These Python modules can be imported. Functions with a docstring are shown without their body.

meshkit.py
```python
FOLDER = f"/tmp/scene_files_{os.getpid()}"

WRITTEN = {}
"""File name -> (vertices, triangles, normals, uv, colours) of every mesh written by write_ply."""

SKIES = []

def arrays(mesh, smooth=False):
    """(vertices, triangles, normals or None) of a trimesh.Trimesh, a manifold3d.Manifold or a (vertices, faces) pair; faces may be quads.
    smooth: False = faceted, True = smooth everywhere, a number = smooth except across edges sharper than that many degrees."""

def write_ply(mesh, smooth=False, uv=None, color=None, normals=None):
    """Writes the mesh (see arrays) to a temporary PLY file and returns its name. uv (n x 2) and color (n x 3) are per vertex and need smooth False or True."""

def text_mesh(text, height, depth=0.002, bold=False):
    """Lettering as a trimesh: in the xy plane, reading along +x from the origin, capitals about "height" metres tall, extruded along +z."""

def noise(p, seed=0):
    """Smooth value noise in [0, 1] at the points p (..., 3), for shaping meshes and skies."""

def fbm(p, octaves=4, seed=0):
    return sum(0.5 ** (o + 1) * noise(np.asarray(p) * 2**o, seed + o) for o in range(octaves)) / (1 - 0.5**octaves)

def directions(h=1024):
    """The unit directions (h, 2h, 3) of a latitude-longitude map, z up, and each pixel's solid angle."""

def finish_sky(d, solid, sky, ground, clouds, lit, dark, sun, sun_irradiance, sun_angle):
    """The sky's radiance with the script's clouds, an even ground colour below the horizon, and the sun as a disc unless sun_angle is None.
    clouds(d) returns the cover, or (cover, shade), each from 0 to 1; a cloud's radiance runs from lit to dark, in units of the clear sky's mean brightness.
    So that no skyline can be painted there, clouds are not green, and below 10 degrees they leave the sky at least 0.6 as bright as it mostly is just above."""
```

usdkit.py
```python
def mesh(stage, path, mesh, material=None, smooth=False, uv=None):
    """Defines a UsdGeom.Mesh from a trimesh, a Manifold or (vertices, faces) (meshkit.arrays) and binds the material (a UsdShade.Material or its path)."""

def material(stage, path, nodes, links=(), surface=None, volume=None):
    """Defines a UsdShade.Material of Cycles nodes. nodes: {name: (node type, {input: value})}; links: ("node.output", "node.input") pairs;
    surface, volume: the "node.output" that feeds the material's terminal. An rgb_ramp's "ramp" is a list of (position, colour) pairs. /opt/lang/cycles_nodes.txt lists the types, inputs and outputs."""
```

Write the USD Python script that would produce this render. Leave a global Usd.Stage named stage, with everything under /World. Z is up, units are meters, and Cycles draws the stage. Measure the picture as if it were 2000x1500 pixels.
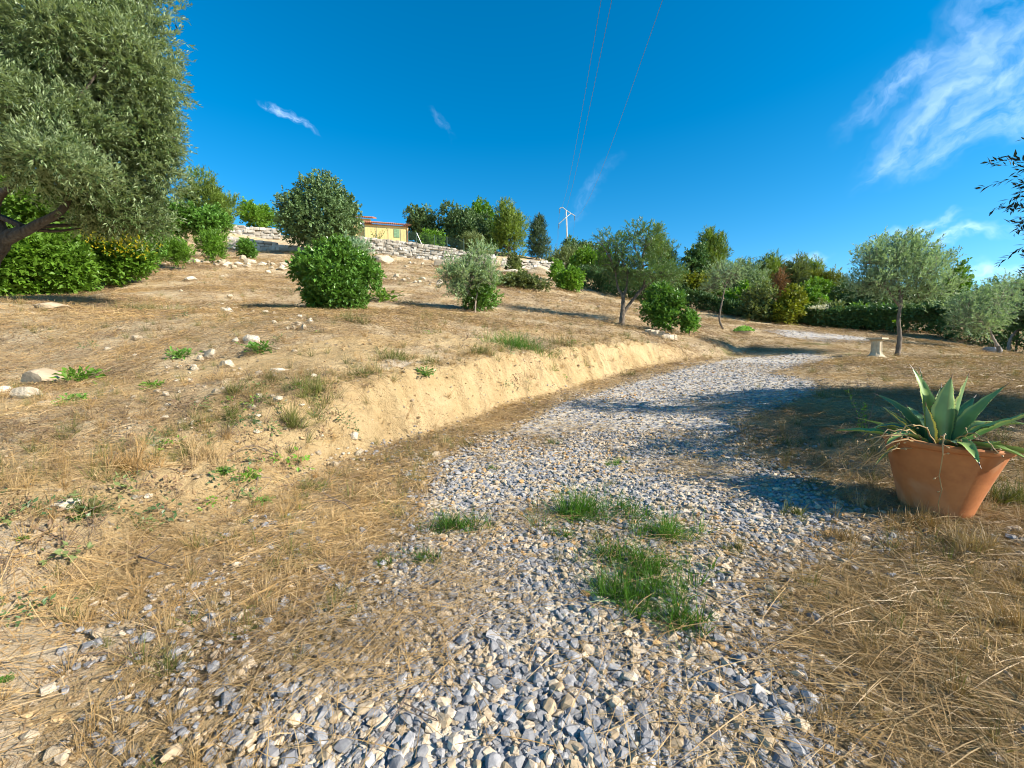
import math
import numpy as np, shapely
from scipy.interpolate import RBFInterpolator
from pxr import Usd, UsdGeom, UsdLux, UsdShade, Gf, Sdf, Vt
import usdkit, meshkit

stage = Usd.Stage.CreateInMemory()
UsdGeom.SetStageUpAxis(stage, "Z")
UsdGeom.SetStageMetersPerUnit(stage, 1.0)
UsdGeom.Xform.Define(stage, "/World")
UsdGeom.Scope.Define(stage, "/World/Looks")
RNG = np.random.default_rng(11)
V3 = np.array

# ------------------------------------------------------------------ camera
EYE, FPX, PITCH = 1.4, 839.0, math.radians(3.5)         # FPX: focal length for a picture 2000 wide
cam = UsdGeom.Camera.Define(stage, "/World/Camera")
cam.CreateHorizontalApertureAttr(36.0)
cam.CreateVerticalApertureAttr(27.0)
cam.CreateFocalLengthAttr(36.0 * FPX / 2000)
cam.CreateClippingRangeAttr(Gf.Vec2f(0.05, 5000))
cam.AddTranslateOp().Set(Gf.Vec3d(0, 0, EYE))
cam.AddRotateXOp().Set(90 - math.degrees(PITCH))
cam.CreateExposureAttr(1.33)

# ------------------------------------------------------------------ sun and sky
EL = math.radians(31)
AZX, AZY = 0.93, -0.367
SUN = V3([AZX * math.cos(EL), AZY * math.cos(EL), math.sin(EL)]); SUN /= np.linalg.norm(SUN)
sun = UsdLux.DistantLight.Define(stage, "/World/Sun")
sun.CreateNormalizeAttr(True)
sun.CreateIntensityAttr(1.22)
sun.CreateAngleAttr(0.5)
sun.CreateColorAttr(Gf.Vec3f(1.0, 0.92, 0.80))
sun.AddTransformOp().Set(Gf.Matrix4d(Gf.Rotation(Gf.Vec3d(0, 0, 1), Gf.Vec3d(*map(float, SUN))), Gf.Vec3d(0, 0, 60)))


def ray(u, v):
    """Direction of a picture point (2000 x 1500), one metre deep."""
    a, b = (u - 1000) / FPX, (750 - v) / FPX
    c, s = math.cos(PITCH), math.sin(PITCH)
    return V3([a, c + b * s, b * c - s])


def pt(u, v, d):
    return V3([0, 0, EYE]) + ray(u, v) * d


def sky_material():
    nodes = {
        "sky": ("sky_texture", {"sky_type": "single_scattering", "sun_disc": False, "sun_elevation": EL, "sun_rotation": math.atan2(SUN[0], SUN[1]),
                                "altitude": 600.0, "air_density": 1.0, "aerosol_density": 0.25, "ozone_density": 3.2}),
        "sat": ("hsv", {"hue": 0.490, "saturation": 1.42, "value": 1.0, "fac": 1.0}),
        "tc": ("texture_coordinate", {}),
        "bg": ("background_shader", {"strength": 0.085}),
    }
    links = [("sky.color", "sat.color")]
    last = "sat.color"
    # clouds: (centre pixel, half length in degrees, half width, turn of its long axis in degrees, cover, noise scale, stretch)
    clouds = [((1915, 175), 10.0, 4.0, 30, 0.34, 8), ((1930, 60), 7.0, 3.0, 68, 0.28, 7), ((1990, 235), 9, 2.4, 12, 0.40, 9), ((1775, 285), 5.0, 1.1, 42, 0.26, 12), ((1760, 170), 6, 2.0, 24, 0.26, 11),
              ((582, 243), 3.4, 0.7, -24, 0.42, 24), ((1810, 462), 5.0, 1.2, 3, 0.42, 18), ((1870, 487), 5.0, 0.9, 6, 0.46, 18), ((1565, 505), 3.5, 0.8, 5, 0.4, 18),
              ((850, 235), 2.2, 0.7, -55, 0.08, 24), ((1160, 380), 6, 1.3, 38, 0.06, 20), ((1960, 545), 6, 1.2, 6, 0.45, 14)]
    nodes["warpn"] = ("noise_texture", {"scale": 5.0, "detail": 5.0, "roughness": 0.6})
    nodes["warps"] = ("vector_math", {"math_type": "scale", "scale": 0.16})
    nodes["warpc"] = ("vector_math", {"math_type": "subtract", "vector2": (0.5, 0.5, 0.5)})
    nodes["dir"] = ("vector_math", {"math_type": "add"})
    links += [("tc.generated", "warpn.vector"), ("warpn.color", "warpc.vector1"), ("warpc.vector", "warps.vector1"), ("tc.generated", "dir.vector1"), ("warps.vector", "dir.vector2")]
    for i, ((u, v), la, lb, turn, cover, ns) in enumerate(clouds):
        d = ray(u, v); d /= np.linalg.norm(d)
        right = np.cross(d, [0, 0, 1.0]); right /= np.linalg.norm(right)
        up = np.cross(right, d)
        t = math.radians(turn)
        ax, bx = right * math.cos(t) + up * math.sin(t), up * math.cos(t) - right * math.sin(t)
        n = f"c{i}"
        nodes[n + "a"] = ("vector_math", {"math_type": "dot_product", "vector2": tuple(ax / math.sin(math.radians(la)))})
        nodes[n + "b"] = ("vector_math", {"math_type": "dot_product", "vector2": tuple(bx / math.sin(math.radians(lb)))})
        nodes[n + "c"] = ("vector_math", {"math_type": "dot_product", "vector2": tuple(d)})
        nodes[n + "ab"] = ("combine_xyz", {})
        nodes[n + "len"] = ("vector_math", {"math_type": "length"})
        nodes[n + "fall"] = ("map_range", {"range_type": "smoothstep", "from_min": 1.0, "from_max": 0.1, "to_min": 0.0, "to_max": 1.0, "clamp": True})
        nodes[n + "sc"] = ("combine_xyz", {"z": 3.1 * i})
        nodes[n + "sa"] = ("math", {"math_type": "multiply", "value2": la / 7.0})
        nodes[n + "sb"] = ("math", {"math_type": "multiply", "value2": lb / 5.0})
        nodes[n + "n"] = ("noise_texture", {"scale": ns / 3.0, "detail": 7.0, "roughness": 0.56, "distortion": 0.15})
        nodes[n + "nm"] = ("map_range", {"range_type": "smoothstep", "from_min": 0.27, "from_max": 0.85, "to_min": 0.0, "to_max": cover, "clamp": True})
        nodes[n + "m"] = ("math", {"math_type": "multiply", "use_clamp": True})
        nodes[n + "front"] = ("math", {"math_type": "greater_than", "value2": 0.2})
        nodes[n + "m2"] = ("math", {"math_type": "multiply", "use_clamp": True})
        nodes[n + "mix"] = ("mix", {"mix_type": "mix", "color2": (8.2, 9.6, 11.8)})
        links += [("dir.vector", n + "a.vector1"), ("dir.vector", n + "b.vector1"), ("tc.generated", n + "c.vector1"), (n + "a.value", n + "ab.x"), (n + "b.value", n + "ab.y"),
                  (n + "ab.vector", n + "len.vector1"), (n + "len.value", n + "fall.value"), (n + "a.value", n + "sa.value1"), (n + "b.value", n + "sb.value1"), (n + "sa.value", n + "sc.x"), (n + "sb.value", n + "sc.y"),
                  (n + "sc.vector", n + "n.vector"), (n + "n.fac", n + "nm.value"), (n + "nm.result", n + "m.value1"), (n + "fall.result", n + "m.value2"),
                  (n + "c.value", n + "front.value1"), (n + "m.value", n + "m2.value1"), (n + "front.value", n + "m2.value2"), (n + "m2.value", n + "mix.fac"), (last, n + "mix.color1")]
        last = n + "mix.color"
    links.append((last, "bg.color"))
    return usdkit.material(stage, "/World/Looks/sky_look", nodes, links, surface="bg.background")


dome = UsdLux.DomeLight.Define(stage, "/World/sky")
dome.CreateIntensityAttr(1.0)
UsdShade.MaterialBindingAPI.Apply(dome.GetPrim()).Bind(sky_material())
dome.GetPrim().SetCustomDataByKey("kind", "structure")

# ------------------------------------------------------------------ helpers: prims
_used = {}


def numbered(parent, name):
    k = (parent, name)
    i = _used.get(k, -1) + 1
    _used[k] = i
    return f"{parent}/{name}" if i == 0 else f"{parent}/{name}_{i:03d}"


def tag(prim, label=None, category=None, group=None, kind=None):
    p = prim.GetPrim() if hasattr(prim, "GetPrim") else prim
    for k, v in (("label", label), ("category", category), ("group", group), ("kind", kind)):
        if v:
            p.SetCustomDataByKey(k, v)
    return p


def obj(name, mesh, mat, parent="/World", smooth=False, **kw):
    parent = parent if isinstance(parent, str) else str(parent.GetPath())
    m = usdkit.mesh(stage, numbered(parent, name), mesh, f"/World/Looks/{mat}", smooth=smooth)
    return tag(m, **kw)


def thing(name, label, category, loc=(0, 0, 0), rz=0.0, group=None, scale=None):
    x = UsdGeom.Xform.Define(stage, numbered("/World", name))
    x.AddTranslateOp().Set(Gf.Vec3d(*map(float, loc)))
    if rz:
        x.AddRotateZOp().Set(float(rz))
    if scale is not None:
        x.AddScaleOp().Set(Gf.Vec3f(*map(float, np.broadcast_to(scale, 3))))
    return tag(x, label, category, group)


def copy_of(source, name, label, category, loc, rz=0.0, group=None, scale=None):
    p = thing(name, label, category, loc, rz, group, scale)
    p.GetReferences().AddInternalReference(source if isinstance(source, Sdf.Path) else source.GetPath())
    p.SetInstanceable(True)
    return p


# ------------------------------------------------------------------ helpers: meshes
def cat(*parts):
    vs, fs, n = [], [], 0
    for p in parts:
        v, f = (p.vertices, p.faces) if hasattr(p, "faces") else p
        vs.append(np.asarray(v, float)); fs.append(np.asarray(f, int) + n); n += len(v)
    return np.vstack(vs), np.vstack(fs)


def unit(a):
    return a / (np.linalg.norm(a, axis=-1, keepdims=True) + 1e-12)


def tube(points, radii, sides=6):
    p = np.asarray(points, float)
    t = unit(np.gradient(p, axis=0))
    ref = V3([1.0, 0.13, 0]) if abs(t[len(t) // 2][2]) > 0.8 else V3([0.1, 0.05, 1.0])
    a = unit(np.cross(t, ref)); b = np.cross(t, a)
    ang = np.arange(sides) * 2 * np.pi / sides
    r = np.broadcast_to(radii, (len(p),))[:, None, None]
    v = (p[:, None] + r * (np.cos(ang)[None, :, None] * a[:, None] + np.sin(ang)[None, :, None] * b[:, None])).reshape(-1, 3)
    i, j = np.meshgrid(np.arange(len(p) - 1), np.arange(sides), indexing="ij")
    q = np.stack([i * sides + j, i * sides + (j + 1) % sides, (i + 1) * sides + (j + 1) % sides, (i + 1) * sides + j], -1).reshape(-1, 4)
    f = np.vstack([q[:, [0, 2, 1]], q[:, [0, 3, 2]]])
    caps = [[len(v), j, (j + 1) % sides] for j in range(sides)] + [[len(v) + 1, (len(p) - 1) * sides + (j + 1) % sides, (len(p) - 1) * sides + j] for j in range(sides)]
    return np.vstack([v, p[:1], p[-1:]]), np.vstack([f, caps])


def curve(*ctrl, n=10):
    """Smooth polyline through control points (Catmull-Rom)."""
    c = np.asarray(ctrl, float)
    c = np.vstack([2 * c[0] - c[1], c, 2 * c[-1] - c[-2]])
    out = []
    for i in range(1, len(c) - 2):
        for t in np.linspace(0, 1, n, endpoint=(i == len(c) - 3)):
            p0, p1, p2, p3 = c[i - 1:i + 3]
            out.append(0.5 * (2 * p1 + (p2 - p0) * t + (2 * p0 - 5 * p1 + 4 * p2 - p3) * t * t + (3 * p1 - p0 - 3 * p2 + p3) * t ** 3))
    return np.array(out)


def box(lo, hi):
    lo, hi = np.asarray(lo, float), np.asarray(hi, float)
    v = V3([[x, y, z] for x in (0, 1) for y in (0, 1) for z in (0, 1)]) * (hi - lo) + lo
    f = [[0, 1, 3], [0, 3, 2], [4, 6, 7], [4, 7, 5], [0, 4, 5], [0, 5, 1], [2, 3, 7], [2, 7, 6], [0, 2, 6], [0, 6, 4], [1, 5, 7], [1, 7, 3]]
    return v, np.array(f)


def lathe(profile, n=48, wob=None):
    pr = np.asarray(profile, float)
    a = np.arange(n) * 2 * np.pi / n
    v = np.stack([pr[:, None, 0] * np.cos(a), pr[:, None, 0] * np.sin(a), np.broadcast_to(pr[:, None, 1], (len(pr), n))], -1)
    if wob is not None:
        v[..., :2] *= wob(a, pr)[..., None]
    i, j = np.meshgrid(np.arange(len(pr) - 1), np.arange(n), indexing="ij")
    q = np.stack([i * n + j, i * n + (j + 1) % n, (i + 1) * n + (j + 1) % n, (i + 1) * n + j], -1).reshape(-1, 4)
    return v.reshape(-1, 3), np.vstack([q[:, [0, 1, 2]], q[:, [0, 2, 3]]])


def leaf_faces(base, dirs, nrm, length, width, fold=0.22, wide=0.45):
    """Two-triangle folded leaves."""
    side = unit(np.cross(dirs, nrm)); n = np.cross(side, dirs)
    L, W = np.reshape(length, (-1, 1)), np.reshape(width, (-1, 1))
    mid = base + dirs * L * wide + n * W * fold
    v = np.stack([base, mid + side * W / 2, base + dirs * L, mid - side * W / 2], 1).reshape(-1, 3)
    k = np.arange(len(base))[:, None] * 4
    return v, np.vstack([k + [0, 1, 2], k + [0, 2, 3]])


def rock(seed, n=60, flat=0.7, rough=0.12, sub=2, angular=True):
    """An angular stone, about one metre across: hull of points, chipped."""
    import trimesh
    r = np.random.default_rng(seed)
    if angular:
        p = unit(r.normal(size=(n, 3))) * r.uniform(0.40, 0.52, (n, 1)) * V3([1.0, r.uniform(0.6, 0.95), flat * r.uniform(0.75, 1.1)])
        for _ in range(4):
            d = unit(r.normal(size=3)); lim = r.uniform(0.20, 0.36); h = p @ d
            p = p - np.maximum(h - lim, 0)[:, None] * d
        m = trimesh.convex.convex_hull(p)
    else:
        m = trimesh.creation.icosphere(sub, 0.5)
        v = m.vertices
        v = v * (0.72 + 0.6 * meshkit.fbm(v * 2.6 + seed, 3, seed)[:, None])
        for _ in range(7):
            d = unit(r.normal(size=3)); lim = r.uniform(0.26, 0.42); h = v @ d
            v = v - np.maximum(h - lim, 0)[:, None] * d * 0.9
        m = trimesh.Trimesh(v * V3([1, r.uniform(0.65, 0.95), flat]), m.faces, process=False)
    return np.array(m.vertices), np.array(m.faces)


# ------------------------------------------------------------------ materials
def look(name, nodes, links, surface="p.BSDF"):
    return usdkit.material(stage, f"/World/Looks/{name}", nodes, links, surface=surface)


def foliage(name, dark, mid, light, back=None, rough=0.45, trans=0.3, spec=0.35):
    """Leaves: each island its own tone, back side paler, light passing through."""
    nodes = {"g": ("geometry", {}), "o": ("object_info", {}), "add": ("math", {"math_type": "multiply_add", "value2": 0.88, "value3": 0.0}), "om": ("math", {"math_type": "multiply", "value2": 0.12}),
             "r": ("rgb_ramp", {"ramp": [(0, dark), (0.5, mid), (1, light)]}),
             "n": ("noise_texture", {"scale": 0.9, "detail": 2.0}), "nh": ("map_range", {"from_min": 0.3, "from_max": 0.7, "to_min": 0.72, "to_max": 1.3}), "hv": ("hsv", {"saturation": 1.0}),
             "bk": ("mix", {"mix_type": "mix", "color2": back or light}),
             "p": ("principled_bsdf", {"roughness": rough, "specular_ior_level": spec}), "t": ("translucent_bsdf", {}), "tm": ("mix", {"mix_type": "multiply", "fac": 1.0, "color2": (1.0, 1.0, 0.45)}),
             "m": ("mix_closure", {"fac": trans})}
    links = [("g.random_per_island", "add.value1"), ("o.random", "om.value1"), ("om.value", "add.value3"), ("add.value", "r.fac"), ("g.position", "n.vector"), ("n.fac", "nh.value"), ("nh.result", "hv.value"), ("r.color", "hv.color"),
             ("hv.color", "bk.color1"), ("bk.color", "p.base_color"), ("bk.color", "tm.color1"), ("tm.color", "t.color"), ("p.BSDF", "m.closure1"), ("t.BSDF", "m.closure2")]
    if back:
        links.append(("g.backfacing", "bk.fac"))
    else:
        nodes["bk"][1]["fac"] = 0.0
    return look(name, nodes, links, "m.closure")


foliage("olive_leaf", (0.054, 0.099, 0.033), (0.102, 0.175, 0.063), (0.178, 0.280, 0.121), back=(0.251, 0.364, 0.202), rough=0.42)
foliage("olive_leaf_pale", (0.108, 0.184, 0.090), (0.166, 0.266, 0.138), (0.258, 0.383, 0.216), back=(0.311, 0.451, 0.277), rough=0.45)
foliage("oak_leaf", (0.094, 0.160, 0.059), (0.200, 0.298, 0.121), (0.383, 0.498, 0.227), rough=0.5, trans=0.15)
foliage("laurel_leaf", (0.088, 0.190, 0.030), (0.182, 0.380, 0.055), (0.395, 0.610, 0.091), rough=0.32, spec=0.4)
foliage("bright_leaf", (0.106, 0.221, 0.022), (0.226, 0.407, 0.041), (0.428, 0.628, 0.069), rough=0.45, trans=0.35)
foliage("pine_leaf", (0.134, 0.203, 0.033), (0.259, 0.350, 0.054), (0.426, 0.496, 0.095), rough=0.55)
foliage("blue_pine_leaf", (0.062, 0.106, 0.056), (0.112, 0.175, 0.094), (0.188, 0.250, 0.150), rough=0.55)
foliage("yellow_leaf", (0.151, 0.179, 0.016), (0.275, 0.302, 0.027), (0.440, 0.426, 0.055), rough=0.55)
foliage("dark_leaf", (0.066, 0.134, 0.040), (0.122, 0.232, 0.066), (0.217, 0.358, 0.097), rough=0.5, trans=0.15)
foliage("dead_leaf", (0.160, 0.085, 0.040), (0.250, 0.130, 0.060), (0.360, 0.200, 0.100), rough=0.7)
foliage("scrub_leaf", (0.131, 0.169, 0.056), (0.242, 0.290, 0.094), (0.393, 0.430, 0.169), rough=0.6)
foliage("yellow_flower", (0.427, 0.358, 0.010), (0.589, 0.515, 0.020), (0.712, 0.650, 0.050), rough=0.6)
foliage("deep_olive_leaf", (0.045, 0.083, 0.024), (0.095, 0.154, 0.049), (0.190, 0.262, 0.098), back=(0.253, 0.331, 0.163), rough=0.42)
foliage("sapling_leaf", (0.090, 0.170, 0.064), (0.180, 0.298, 0.115), (0.333, 0.468, 0.218), back=(0.359, 0.496, 0.269), rough=0.42)
foliage("tree_leaf", (0.091, 0.166, 0.052), (0.202, 0.311, 0.101), (0.403, 0.519, 0.222), rough=0.4)
foliage("lime_leaf", (0.10, 0.20, 0.02), (0.19, 0.33, 0.035), (0.32, 0.45, 0.07), rough=0.45, trans=0.4)
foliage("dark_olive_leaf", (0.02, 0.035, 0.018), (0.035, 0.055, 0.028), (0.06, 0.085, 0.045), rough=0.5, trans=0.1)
foliage("white_flower", (0.600, 0.580, 0.500), (0.700, 0.680, 0.600), (0.800, 0.780, 0.700), rough=0.6)
foliage("dry_straw", (0.274, 0.169, 0.064), (0.588, 0.437, 0.194), (0.928, 0.819, 0.430), rough=0.5, trans=0.15)
foliage("pale_straw", (0.336, 0.233, 0.113), (0.581, 0.441, 0.221), (0.827, 0.697, 0.413), rough=0.5, trans=0.15)
foliage("brown_litter", (0.154, 0.098, 0.054), (0.398, 0.269, 0.135), (0.761, 0.585, 0.330), rough=0.7, trans=0.1)
foliage("green_blade", (0.06, 0.15, 0.016), (0.135, 0.275, 0.036), (0.40, 0.40, 0.12), rough=0.4, trans=0.4)
foliage("mixed_blade", (0.100, 0.115, 0.025), (0.220, 0.215, 0.060), (0.460, 0.370, 0.150), rough=0.5, trans=0.25)
foliage("dead_twig", (0.100, 0.075, 0.060), (0.190, 0.140, 0.110), (0.300, 0.240, 0.190), rough=0.8, trans=0.0)


def bark(name, a, b, scale):
    nodes = {"g": ("texture_coordinate", {}), "mp": ("mapping", {"scale": (1, 1, 0.25)}), "n": ("noise_texture", {"scale": scale, "detail": 6.0, "roughness": 0.65}), "r": ("rgb_ramp", {"ramp": [(0.3, a), (0.7, b)]}),
             "bp": ("bump", {"strength": 0.9, "distance": 0.03}), "p": ("principled_bsdf", {"roughness": 0.85, "specular_ior_level": 0.2})}
    look(name, nodes, [("g.object", "mp.vector"), ("mp.vector", "n.vector"), ("n.fac", "r.fac"), ("r.color", "p.base_color"), ("n.fac", "bp.height"), ("bp.normal", "p.normal")])


bark("olive_bark", (0.05, 0.04, 0.03), (0.19, 0.155, 0.12), 22)
bark("dark_bark", (0.025, 0.02, 0.016), (0.09, 0.075, 0.06), 22)
bark("pale_bark", (0.14, 0.105, 0.08), (0.38, 0.31, 0.25), 26)


def stone_look(name, a, b, c, scale=9.0, bump=0.35, spot=None, dist=0.02):
    nodes = {"g": ("texture_coordinate", {}), "o": ("object_info", {}), "i": ("geometry", {}), "n": ("noise_texture", {"scale": scale, "detail": 7.0, "roughness": 0.65}),
             "s": ("math", {"math_type": "add"}), "s2": ("math", {"math_type": "multiply_add", "value2": 0.55, "value3": -0.27}), "s3": ("math", {"math_type": "add"}), "s4": ("math", {"math_type": "multiply_add", "value2": 0.5, "value3": -0.25}),
             "r": ("rgb_ramp", {"ramp": [(0.12, a), (0.5, b), (0.85, c)]}), "bp": ("bump", {"strength": bump, "distance": dist}), "p": ("principled_bsdf", {"roughness": 0.8, "specular_ior_level": 0.25})}
    look(name, nodes, [("g.object", "n.vector"), ("o.random", "s2.value1"), ("i.random_per_island", "s4.value1"), ("n.fac", "s.value1"), ("s2.value", "s.value2"), ("s.value", "s3.value1"), ("s4.value", "s3.value2"), ("s3.value", "r.fac"), ("r.color", "p.base_color"), ("n.fac", "bp.height"), ("bp.normal", "p.normal")])


stone_look("grey_stone", (0.185, 0.183, 0.185), (0.305, 0.30, 0.30), (0.45, 0.44, 0.43), scale=3.0, bump=0.5, dist=0.06)
stone_look("beige_stone", (0.33, 0.255, 0.165), (0.51, 0.415, 0.30), (0.64, 0.56, 0.45), scale=3.0, bump=0.5, dist=0.06)
stone_look("ochre_stone", (0.32, 0.18, 0.07), (0.45, 0.29, 0.13), (0.55, 0.40, 0.22), scale=3.0, bump=0.5, dist=0.06)
stone_look("white_rock", (0.31, 0.25, 0.17), (0.48, 0.415, 0.315), (0.64, 0.58, 0.48), scale=9.0, bump=1.0, dist=0.05)
stone_look("wall_stone", (0.36, 0.32, 0.26), (0.58, 0.54, 0.47), (0.74, 0.71, 0.65), scale=2.2, bump=0.6, dist=0.05)
for nm_, a_, b_, c_ in (("grey", (0.175, 0.173, 0.176), (0.30, 0.295, 0.295), (0.46, 0.44, 0.41)), ("beige", (0.32, 0.245, 0.155), (0.50, 0.405, 0.29), (0.64, 0.56, 0.45)), ("ochre", (0.32, 0.18, 0.07), (0.45, 0.29, 0.13), (0.55, 0.40, 0.22))):
    stone_look(f"{nm_}_stone_near", a_, b_, c_, scale=34.0, bump=0.8, dist=0.006)
stone_look("clod", (0.29, 0.195, 0.095), (0.42, 0.295, 0.15), (0.54, 0.405, 0.24), scale=4.0, bump=0.5, dist=0.06)
stone_look("pedestal_stone", (0.31, 0.25, 0.165), (0.44, 0.37, 0.26), (0.54, 0.47, 0.35), scale=14.0, bump=0.3)
stone_look("concrete", (0.30, 0.29, 0.27), (0.42, 0.41, 0.39), (0.52, 0.51, 0.49), scale=3.0, bump=0.1)


def plain(name, col, rough=0.6, metal=0.0, spec=0.4, var=0.12, scale=6.0, bump=0.0, dist=0.004):
    lo, hi = tuple(c * (1 - var) for c in col), tuple(min(1, c * (1 + var)) for c in col)
    look(name, {"g": ("texture_coordinate", {}), "n": ("noise_texture", {"scale": scale, "detail": 6.0, "roughness": 0.65}), "r": ("rgb_ramp", {"ramp": [(0.3, lo), (0.7, hi)]}), "bp": ("bump", {"strength": bump, "distance": dist}),
                "p": ("principled_bsdf", {"roughness": rough, "metallic": metal, "specular_ior_level": spec})},
         [("g.object", "n.vector"), ("n.fac", "r.fac"), ("r.color", "p.base_color"), ("n.fac", "bp.height"), ("bp.normal", "p.normal")])


plain("yellow_render", (0.66, 0.50, 0.215), 0.9, scale=1.2, var=0.14)
plain("roof_tile_red", (0.36, 0.15, 0.085), 0.85, scale=5.0, var=0.4)
plain("green_paint", (0.22, 0.36, 0.20), 0.6, scale=5.0)
plain("white_paint", (0.75, 0.75, 0.74), 0.6)
plain("window_pane", (0.25, 0.30, 0.36), 0.08, spec=0.8)
plain("joint_shadow", (0.16, 0.13, 0.095), 0.95, scale=9.0, var=0.3)
plain("galvanised", (0.60, 0.61, 0.62), 0.5, metal=0.3)
plain("wire_metal", (0.10, 0.10, 0.11), 0.5, metal=0.2)
plain("insulator_glass", (0.07, 0.09, 0.10), 0.3)
plain("fence_green", (0.03, 0.075, 0.05), 0.6)
plain("soil", (0.13, 0.085, 0.05), 0.95, scale=40.0, var=0.5, bump=0.6)
plain("succulent", (0.24, 0.46, 0.04), 0.45, scale=20.0, var=0.4)

look("terracotta", {"g": ("texture_coordinate", {}), "n": ("noise_texture", {"scale": 7.0, "detail": 8.0, "roughness": 0.7}), "n2": ("noise_texture", {"scale": 2.2, "detail": 4.0, "distortion": 1.0}),
                    "r": ("rgb_ramp", {"ramp": [(0.3, (0.25, 0.082, 0.026)), (0.7, (0.37, 0.135, 0.043))]}), "r2": ("rgb_ramp", {"ramp": [(0.47, (0, 0, 0)), (0.60, (0.45, 0.45, 0.45)), (0.75, (0.75, 0.75, 0.75))]}),
                    "mx": ("mix", {"mix_type": "mix", "color2": (0.40, 0.235, 0.13)}), "mp": ("mapping", {"scale": (1, 1, 26)}), "wn": ("noise_texture", {"scale": 2.0, "detail": 3.0}),
                    "ad": ("math", {"math_type": "multiply_add", "value2": 0.35}), "bp": ("bump", {"strength": 0.35, "distance": 0.006}), "p": ("principled_bsdf", {"roughness": 0.8, "specular_ior_level": 0.25})},
     [("g.object", "n.vector"), ("g.object", "n2.vector"), ("n.fac", "r.fac"), ("n2.fac", "r2.fac"), ("r.color", "mx.color1"), ("r2.color", "mx.fac"), ("mx.color", "p.base_color"), ("g.object", "mp.vector"), ("mp.vector", "wn.vector"),
      ("wn.fac", "ad.value1"), ("n.fac", "ad.value3"), ("ad.value", "bp.height"), ("bp.normal", "p.normal")])

# agave: the edge band is a primvar of the leaf (0 middle, 1 margin)
for nm, mid, edge in (("agave_skin", (0.085, 0.165, 0.055), (0.22, 0.28, 0.08)), ("agave_skin_yellow", (0.09, 0.16, 0.085), (0.55, 0.44, 0.07)), ("agave_skin_light", (0.16, 0.25, 0.06), (0.26, 0.33, 0.08))):
    look(nm, {"a": ("attribute", {"attribute": "margin"}), "g": ("texture_coordinate", {}), "n": ("noise_texture", {"scale": 9.0, "detail": 5.0}), "nr": ("rgb_ramp", {"ramp": [(0.3, tuple(c * 0.75 for c in mid)), (0.7, tuple(c * 1.3 for c in mid))]}),
              "r": ("map_range", {"range_type": "smoothstep", "from_min": 0.72, "from_max": 0.86, "clamp": True}), "m": ("mix", {"mix_type": "mix", "color2": edge}), "p": ("principled_bsdf", {"roughness": 0.42, "specular_ior_level": 0.45})},
         [("a.fac", "r.value"), ("g.object", "n.vector"), ("n.fac", "nr.fac"), ("nr.color", "m.color1"), ("r.result", "m.fac"), ("m.color", "p.base_color")])
plain("agave_spine", (0.10, 0.06, 0.035), 0.5)

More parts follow.
